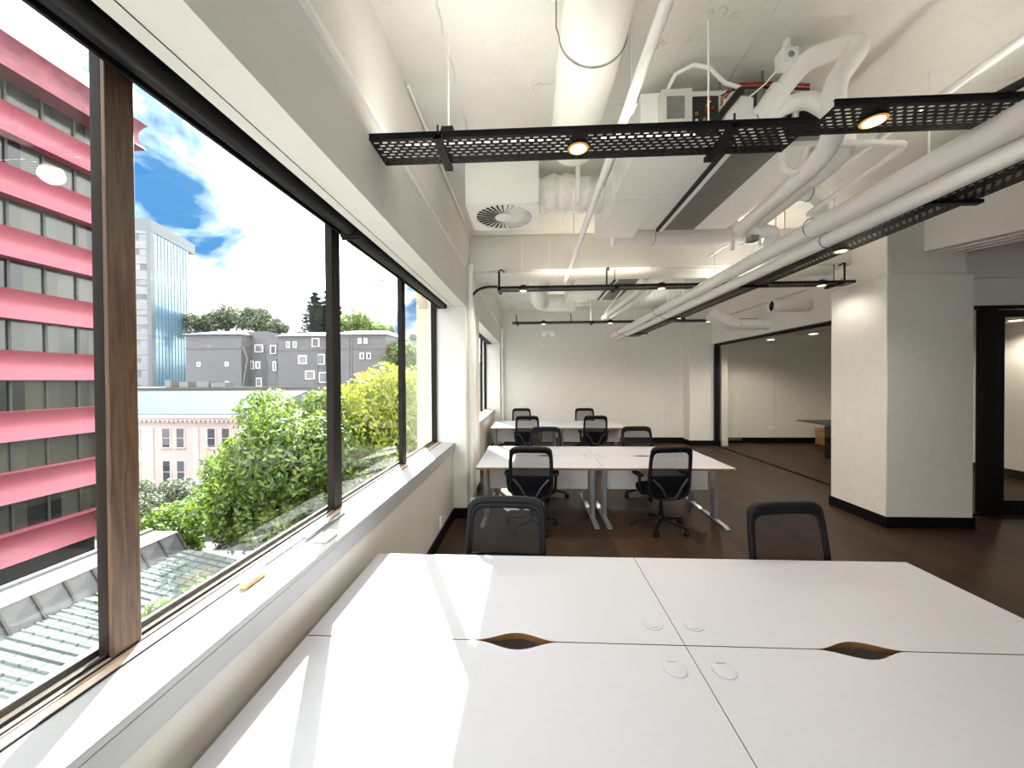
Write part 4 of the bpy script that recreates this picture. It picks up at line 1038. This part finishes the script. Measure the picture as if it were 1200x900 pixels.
for k in range(8):
    zt = 16.93-3.34*k; H = 1.62
    zs = [zt-H+H*i/NBD for i in range(NBD+1)]
    os_ = [.50-.46*sin(pi*i/NBD)**.85 for i in range(NBD+1)]
    bandring(zs, os_).build('pink_band', M['pink'], t, recalc=True)
    b = MB(); zl = zt; b.box(Xf-21, Xf-.25, -30, Y1-.25, zt, zt+1.72); b.build('window_strip', M['officeglass'], t)
    b = MB(); yy = -29.0
    while yy < Y1-.5: b.box(Xf-.25, Xf-.16, yy, yy+.12 if int(yy*2) % 3 else yy+.3, zt, zt+1.66); yy += 1.55
    b.build('window_mullions', M['mullgrey'], t)
zs = [18.45+1.75*i/NBD for i in range(NBD+1)]; os_ = [1.10-.34*sin(pi*i/NBD)**.8+.06*(i/NBD) for i in range(NBD+1)]
bandring(zs, os_).build('parapet_band', M['pink_old'], t, recalc=True)
b = MB(); b.box(Xf-22, Xf-.9, -30, Y1-.9, -13, 20.2); b.build('core_walls', M['dark'], t)

# low annex roof below the window
t = thing('annex_roof', 'low annex roof with grey metal sheets and green-grey tiles below the window', 'roof', (-10.5, 6, -13))
ye = 11.5
b = MB(); b.box(-13.0, -9.6, -4, ye, -13, -4.15); b.box(-12.9, -11.2, -4, ye, -4.15, -3.75); b.build('walls', M['dirty'], t)
b = MB(); b.hexa([(-11.2,-4,-3.75),(-9.5,-4,-4.1),(-9.5,ye,-4.1),(-11.2,ye,-3.75)], [(-11.2,-4,-3.64),(-9.5,-4,-4.0),(-9.5,ye,-4.0),(-11.2,ye,-3.64)])
y = -4
while y < ye: b.hexa([(-11.19,y,-3.645),(-9.5,y,-4.0),(-9.5,y+.07,-4.0),(-11.19,y+.07,-3.645)], [(-11.19,y+.02,-3.61),(-9.5,y+.02,-3.965),(-9.5,y+.05,-3.965),(-11.19,y+.05,-3.61)]); y += .23
b.build('tiled_slope', M['tiles'], t)
b = MB(); b.hexa([(-11.6,-4,-3.76),(-11.2,-4,-3.76),(-11.2,ye,-3.76),(-11.6,ye,-3.76)], [(-11.52,-4,-3.12),(-11.48,-4,-3.12),(-11.48,ye,-3.12),(-11.52,ye,-3.12)], 0)
b.add([(-11.48,-4,-3.11),(-11.15,-4,-3.66),(-11.15,ye,-3.66),(-11.48,ye,-3.11)], [(0,1,2,3)], 0)
y = -3.7
while y < ye: b.hexa([(-11.15,y,-3.66),(-11.10,y,-3.64),(-11.10,y+.05,-3.64),(-11.15,y+.05,-3.66)], [(-11.48,y,-3.11),(-11.44,y,-3.09),(-11.44,y+.05,-3.09),(-11.48,y+.05,-3.11)], 1); y += .58
b.build('metal_sheets', [M['lead'], M['mullgrey']], t)
b = MB(); b.box(-12.4, -11.48, -4, ye, -3.3, -3.1); b.box(-12.5, -12.35, -4, ye, -3.4, -3.02); b.build('gutter', M['gutter'], t)
b = MB(); b.box(-9.5, -9.42, -4, 7.9, -4.25, -3.97); b.build('pink_fascia', _plain('pale pink fascia', (190,122,132), .6), t)
b = MB(); b.box(-9.4, -5.5, -4, 7.0, -13, -5.0); b.build('lower_roof', M['dirty'], t)

# cream stucco building
t = thing('stucco_building', 'cream stucco building with pale blue metal roof and sash windows behind the tree', 'building', (-46, 52, -13))
YC = 45.0; x0, x1 = -70.0, -30.0
b = MB(); b.box(x0, x1, YC, YC+16, -13, -2.7); b.build('wall', M['cream'], t)
b = MB(); b.box(x0, x1, YC-.55, YC+.2, -2.75, -2.35); b.box(x0, x1, YC-.35, YC+.1, -3.05, -2.75)
x = x0
while x < x1: b.box(x, x+.28, YC-.42, YC, -3.28, -3.05); x += .6
b.box(x0, x1, YC-.08, YC, -3.8, -3.7); b.box(x0, x1, YC-.06, YC, -13, -12.4)
b.build('cornice', M['creamtrim'], t)
b = MB(); b.hexa([(x0,YC-.4,-2.4),(x1-4.3,YC-.4,-2.4),(x1-4.3,YC+11,.25),(x0,YC+11,.25)], [(x0,YC-.4,-2.25),(x1-4.3,YC-.4,-2.25),(x1-4.3,YC+11,.4),(x0,YC+11,.4)]); b.build('roof', M['bluemetal'], t)
b = MB(); b.box(x1-4.3, x1-1, YC-.1, YC+.4, -2.4, -.4); b.build('parapet', M['creamtrim'], t)
for row, (za, zb) in enumerate(((-6.4,-4.25),(-10.9,-8.4))):
    for cx_ in (-57.4, -51.4, -45.4, -39.4, -33.4):
        for s_ in (-.95, .95):
            xa = cx_+s_-.5; b = MB()
            b.box(xa-.12, xa, YC-.09, YC, za-.1, zb+.12); b.box(xa+1.0, xa+1.12, YC-.09, YC, za-.1, zb+.12); b.box(xa-.2, xa+1.2, YC-.2, YC, za-.22, za-.1); b.box(xa, xa+1.0, YC-.05, YC-.01, (za+zb)/2-.04, (za+zb)/2+.04)
            f = b.build('window_frame', M['creamtrim'], t)
            b = MB(); b.box(xa, xa+1.0, YC-.02, YC-.005, za-.1, zb+.12); b.build('window_pane', M['darkglass'], f)
for xx in (-48.4, -42.4, -36.4):
    b = MB(); b.box(xx-.35, xx+.35, YC-.12, YC, -13, -4.0); b.build('pilaster', M['creamtrim'], t)

# flat roofs with plant between cream building and tower
t = thing('flat_roof_building', 'flat grey roof with plant boxes behind the cream building', 'building', (-50, 63, -13))
b = MB(); b.box(-90, -25, 60, 70, -13, .9); b.build('wall', M['gutter'], t)
b = MB(); b.box(-90, -25, 59.7, 60.1, .55, .95); b.build('parapet', M['dirty'], t)
for k, xx in enumerate((-64, -61.4, -58.2, -55.6)):
    b = MB(); b.box(xx, xx+(1.1,1.6,2.2,2.6)[k], 62, 64, .9, (2.2,1.9,1.9,1.7)[k]); b.build('plant_box', M['gutter'], t)

# glass tower
t = thing('glass_tower', 'white and blue glass office tower left of the grey building', 'building', (-92, 92, -13))
Cn = V(-87.8, 82, 1.4); e1 = V(-.277,.961,0); e2 = V(-.961,-.277,0)     # glass side, striped side
def tb(a0, a1, c0, c1, z0, z1):
    P_ = lambda a, c, z: Cn+e1*a+e2*c+V(0,0,z)
    return [P_(a0,c1,z0),P_(a0,c0,z0),P_(a1,c0,z0),P_(a1,c1,z0)], [P_(a0,c1,z1),P_(a0,c0,z1),P_(a1,c0,z1),P_(a1,c1,z1)]
b = MB(); b.hexa(*tb(.3, 14.2, .3, 30, -14.4, 38)); b.build('core', M['towerwhite'], t)
b = MB(); b.hexa(*tb(1.2, 14.4, -.05, .3, -10, 37.9)); b.build('curtain_wall', M['curtain'], t)
b = MB()
for k in range(11): a = 1.2+13.2*k/11; b.hexa(*tb(a, a+.1, -.12, -.04, -10, 37.9))
for k in range(26): z_ = -8+1.75*k; b.hexa(*tb(1.2, 14.4, -.1, -.04, z_, z_+.09))
b.build('curtain_grid', M['towergrey'], t)
b = MB(); b.hexa(*tb(-.1, 17, -.25, 3, 35.6, 38.3)); b.hexa(*tb(-.15, 1.2, -.2, .6, -10, 38.3)); b.build('crown', M['towergrey'], t)
for k in range(13):
    z_ = -7+3.5*k-.2
    b = MB(); b.hexa(*tb(-.05, .3, .6, 30, z_, z_+1.75)); b.build('spandrel', M['towerwhite'], t)
    b = MB(); b.hexa(*tb(.1, .32, .6, 30, z_+1.75, z_+3.5)); b.build('window_strip', M['darkglass'], t)

# grey painted building
t = thing('grey_building', 'long grey painted brick building with white sash windows and low pale roof', 'building', (-52, 78, -13))
YG = 70.0
X_ = lambda px, y=YG: at(px, 425, y).x
Z_ = lambda py, y=YG, px=330: at(px, py, y).z
parts = [(218,283,YG,391,'wall'),(283,313,YG+2.5,388,'wall'),(313,326,YG+1.5,395,'wall'),(326,388,YG,394,'wall'),(386,452,YG-3,393,'wall')]
for i, (pa, pb, yy, pt, nm) in enumerate(parts):
    b = MB(); b.box(X_(pa,yy), X_(pb,yy), yy, yy+18, -13, Z_(pt,yy)); b.box(X_(pa,yy), X_(pb,yy), yy-.1, yy, Z_(pt+17,yy), Z_(pt+16,yy)); b.build(nm, M['greybrick'], t)
b = MB()
for pa, pb, yy, pt in ((216,285,YG,391),(326,390,YG,394),(384,455,YG-3,393)):
    xa, xb_ = X_(pa,yy), X_(pb,yy); z_ = Z_(pt,yy)
    b.hexa([(xa,yy-.6,z_),(xb_,yy-.6,z_),(xb_,yy+18,z_),(xa,yy+18,z_)], [(xa+2,yy+5,z_+1.3),(xb_-2,yy+5,z_+1.3),(xb_-2,yy+13,z_+1.3),(xa+2,yy+13,z_+1.3)])
b.build('roof', M['greyroof'], t)
for px_ in (277, 334, 372):
    b = MB(); b.box(X_(px_), X_(px_+8), YG+4, YG+6, Z_(392), Z_(386)); b.build('chimney', M['greybrick'], t)
wins = [(285,404,5,8,1),(299,404,9,8,1),(317,405,6,9,1),(336,401,3,6,0),(344,401,3,6,0),(366,397,8,9,0),(350,417,9,9,0),(293,423,4,9,1),(300,424,4,7,0),(300,443,6,9,1),(320,424,3,10,1),(358,435,10,9,0),(374,437,10,11,0),(372,416,8,11,0),(420,398,3,5,2),(427,398,3,5,2),(422,415,4,6,2),(430,415,4,6,2),(418,438,4,6,2),(392,399,4,8,2),(231,424,3,4,0),(264,424,3,4,0),(264,447,3,4,0)]
for px_, py_, w_, h_, lv in wins:
    yy = (YG, YG+1.4 if px_ > 313 else YG+2.4, YG-3.1)[lv]-.12
    xa, xb_, za, zb = X_(px_,yy), X_(px_+w_,yy), Z_(py_+h_,yy), Z_(py_,yy)
    b = MB(); b.box(xa-.1, xb_+.1, yy, yy+.12, za-.12, zb+.1); f = b.build('window_frame', M['creamtrim'], t)
    b = MB(); b.box(xa+.12, xb_-.12, yy-.02, yy, za+.05, zb-.1); b.build('window_pane', M['darkglass'], f)
b = MB()
yy = YG-.1; b.tube([(X_(370,yy),yy,Z_(400,yy)),(X_(372,yy),yy,Z_(415,yy)),(X_(372,yy),yy,Z_(455,yy))], .09, 8); b.tube([(X_(285,yy),yy,Z_(406,yy)),(X_(290,yy),yy,Z_(420,yy)),(X_(284,yy),yy,Z_(455,yy))], .12, 8); b.build('downpipe', M['gutter'], t)
yy = YG-3
b = MB(); b.hexa([(X_(452,yy),yy+.3,-10),(X_(470,yy)+.5,yy+8,-10),(X_(470,yy)-1,yy+9,-10),(X_(452,yy)-1.5,yy+1,-10)], [(X_(452,yy),yy+.3,Z_(405,yy)),(X_(470,yy)+.5,yy+8,Z_(405,yy)),(X_(470,yy)-1,yy+9,Z_(405,yy)),(X_(452,yy)-1.5,yy+1,Z_(405,yy))]); b.build('brick_wing', M['orangebrick'], t)
b = MB(); b.hexa([(X_(452,yy),yy+.2,Z_(405,yy)),(X_(470,yy)+.6,yy+8,Z_(405,yy)),(X_(470,yy)-1,yy+9,Z_(405,yy)),(X_(452,yy)-1.5,yy+1,Z_(405,yy))], [(X_(452,yy),yy+.2,Z_(395,yy)),(X_(470,yy)+.6,yy+8,Z_(396,yy)),(X_(470,yy)-1,yy+9,Z_(396,yy)),(X_(452,yy)-1.5,yy+1,Z_(395,yy))]); b.build('upper_storey', M['gutter'], t)

# ---- trees
def foliage(clumps, n, size, seed, flat=.0):
    """clumps: (centre, radius) - leaves on and under the surface of each clump"""
    rnd = random.Random(seed); vs, fs = [], []
    tot = sum(r*r for _, r in clumps)
    for c, r in clumps:
        for _ in range(int(n*r*r/tot)):
            d_ = V(rnd.gauss(0,1), rnd.gauss(0,1), rnd.gauss(0,1)).normalized(); p = c+d_*r*(rnd.uniform(.45,1.06)**.6)*V(1,1,1).x
            nn = (d_+V(rnd.gauss(0,.6), rnd.gauss(0,.6), rnd.gauss(0,.6)+.25)).normalized()
            a = nn.orthogonal().normalized(); a = Matrix.Rotation(rnd.uniform(0,6.28), 3, nn) @ a; bb = nn.cross(a)
            s_ = size*rnd.uniform(.65,1.3); k = len(vs)
            vs += [p-a*s_, p+bb*s_*.45-nn*s_*.1, p+a*s_, p-bb*s_*.45-nn*s_*.1]; fs.append((k,k+1,k+2,k+3))
    b = MB(); b.add(vs, fs); return b
def tree(name, label, base, trunk_h, trunk_r, clumps, n, size, mat, seed):
    t = thing(name, label, 'tree', base)
    top = V(base[0], base[1], base[2]+trunk_h)
    b = MB(); b.tube([V(*base), V(base[0]+.1,base[1],base[2]+trunk_h*.5), top], [trunk_r, trunk_r*.75, trunk_r*.45], 10)
    for c, r in clumps[:14]: b.tube([top-V(0,0,trunk_h*.35), (top+c)*.5-V(0,0,.3), c], [trunk_r*.4, trunk_r*.25, trunk_r*.08], 6)
    b.build('trunk', M['bark'], t)
    foliage(clumps, n, size, seed).build('foliage', M[mat], t, smooth=False)
    return t
def blob(c, R, k, r, seed, sz=1.0):
    rnd = random.Random(seed); out = [(V(*c), min(R)*.75)]
    for _ in range(k):
        d_ = V(rnd.gauss(0,1), rnd.gauss(0,1), rnd.gauss(0,1)).normalized()
        if d_.z < -.55: d_.z *= -.5
        out.append((V(c[0]+d_.x*R[0], c[1]+d_.y*R[1], c[2]+d_.z*R[2]), r*rnd.uniform(.7,1.25)))
    return out
tree('street_tree', 'big leafy green tree in the middle of the window, in front of the cream building', (-10.3,14.5,-13), 9, .35, blob((-9.2,14.5,-1.9), (2.0,2.3,2.8), 34, 1.0, 11)+blob((-11.5,14.5,-3.8), (2.5,2.2,1.7), 30, .95, 16), 42000, .12, 'leaf', 1)
tree('street_tree', 'sunlit yellow-green tree crown at the right of the window, by the pier', (-6.7,17.4,-13), 9, .32, blob((-6.7,17.4,-1.5), (2.4,2.6,3.3), 46, 1.0, 12), 36000, .115, 'leaf_y', 2)
tree('street_tree', 'small pale green tree right below the window sill', (-7.2,6.9,-13), 8.5, .12, blob((-6.75,7.0,-3.0), (.45,.8,.55), 12, .34, 13), 5000, .065, 'leaf', 3)
tree('feathery_tree', 'dull feathery tree in front of the cream building, left of the big tree', (-26.2,24.5,-13), 6.0, .3, blob((-26.2,24.5,-6.6), (2.2,2.0,1.1), 22, .75, 14), 6000, .11, 'leaf_d', 4)
tree('feathery_tree', 'low dull shrub behind the annex roof gutter', (-24.0,21.5,-13), 3.5, .2, blob((-24.0,21.5,-8.6), (1.7,1.5,.8), 12, .65, 15), 3500, .1, 'leaf_d', 5)
for k, (px_, py_, yy, R, lab, mt) in enumerate(((240,383,96,5.0,'dark rounded tree on the skyline next to the glass tower','leaf_d'),(268,378,98,6.0,'grey-green tree on the skyline left of the stair block','leaf_d'),(298,378,97,5.4,'grey-green tree on the skyline above the stair block','leaf_d'),(322,386,95,3.6,'low tree on the skyline right of the stair block','leaf_d'),
                                          (418,384,92,6.0,'rounded green tree behind the roof at the second pane','leaf'),(444,392,90,4.4,'smaller green tree behind the roof end','leaf'),(488,425,70,6.0,'hazy green tree beyond the brick wing','leaf'),(500,402,90,4.5,'grey tree at the far right of the window view','leaf_d'))):
    c = at(px_, py_, yy); tree('skyline_tree', lab, (c[0],c[1],-2), c[2]+2-R*.3, .5, blob(c, (R*.8,R*.6,R*.45), 16, R*.36, 20+k), 3600, .42, mt, 30+k)['group'] = 'trees on the skyline'
for k, (px_, yy, top, lab) in enumerate(((369,92,345,'tall layered pine behind the grey building'),(386,95,338,'second tall pine partly hidden by the window mullion'))):
    x_, zt = at(px_,top,yy).x, at(px_,top,yy).z; zb = at(px_,398,yy).z
    t = thing('norfolk_pine', lab, 'tree', (x_, yy, -2), 0, 'tall pines behind the grey building')
    b = MB(); b.tube([(x_,yy,-2),(x_,yy,zt)], [.45,.05], 8); b.build('trunk', M['bark'], t)
    rnd = random.Random(50+k); vs, fs = [], []; L = 11
    for i in range(L):
        f = i/(L-1); zz = zb+(zt-zb)*f; R = 5.2*(1-f)**.8+.35
        for _ in range(int(520*(1-f*.7))):
            a = rnd.uniform(0,6.28); r_ = R*rnd.uniform(.1,1)**.7; p = V(x_+cos(a)*r_, yy+sin(a)*r_, zz+.12*r_+rnd.uniform(-.35,.25)); d_ = V(cos(a), sin(a), .25); n_ = V(-sin(a), cos(a), 0)*.22
            q = len(vs); vs += [p-d_*.75, p+n_*1.3, p+d_*.75, p-n_*1.3+V(0,0,.1)]; fs.append((q,q+1,q+2,q+3))
    b = MB(); b.add(vs, fs); b.build('foliage', M['leaf_p'], t, smooth=False)

# ------------------------------------------------------------------ sky and sun
W = bpy.data.worlds.new('sky'); bpy.context.scene.world = W; W.use_nodes = True; nt = W.node_tree; nt.nodes.clear()
N = lambda ty: nt.nodes.new(ty)
out = N('ShaderNodeOutputWorld'); bg = N('ShaderNodeBackground'); tc = N('ShaderNodeTexCoord')
mp = N('ShaderNodeMapping'); mp.inputs['Location'].default_value = (3.17, .47, 2.0); mp.inputs['Scale'].default_value = (1,1,1.7)
nz = N('ShaderNodeTexNoise'); nz.inputs['Scale'].default_value = 3.4; nz.inputs['Detail'].default_value = 8; nz.inputs['Roughness'].default_value = .55; nz.inputs['Distortion'].default_value = .35
cr = N('ShaderNodeValToRGB'); cr.color_ramp.elements[0].position = .36; cr.color_ramp.elements[1].position = .47
S = 2.25
cr.color_ramp.elements[0].color = (.11/(S*3.86), .42/(S*3.86), .92/(S*3.86), 1); cr.color_ramp.elements[1].color = (1,1,1,1)
e_ = cr.color_ramp.elements.new(.42); e_.color = (.11, .147, .186, 1)
L_ = nt.links.new
L_(tc.outputs['Generated'], mp.inputs['Vector']); L_(mp.outputs[0], nz.inputs['Vector']); L_(nz.outputs['Fac'], cr.inputs['Fac']); L_(cr.outputs['Color'], bg.inputs['Color'])
bg.inputs['Strength'].default_value = S; L_(bg.outputs[0], out.inputs['Surface'])
sd = bpy.data.lights.new('sun', 'SUN'); sd.energy = 14; sd.angle = radians(.55); sd.color = (1,.975,.94)
so = bpy.data.objects.new('sun', sd); C.objects.link(so); so.location = (-20, 40, 40)
so.rotation_euler = V(.51,-1.1,-1).to_track_quat('-Z','Y').to_euler()

sc = bpy.context.scene
sc.view_settings.view_transform = 'Standard'; sc.view_settings.look = 'None'; sc.view_settings.gamma = 1; sc.view_settings.use_curve_mapping = False
sc.view_settings.exposure = 1.95
sc.cycles.transparent_max_bounces = 24; sc.cycles.max_bounces = 10; sc.cycles.diffuse_bounces = 6; sc.cycles.sample_clamp_indirect = 8
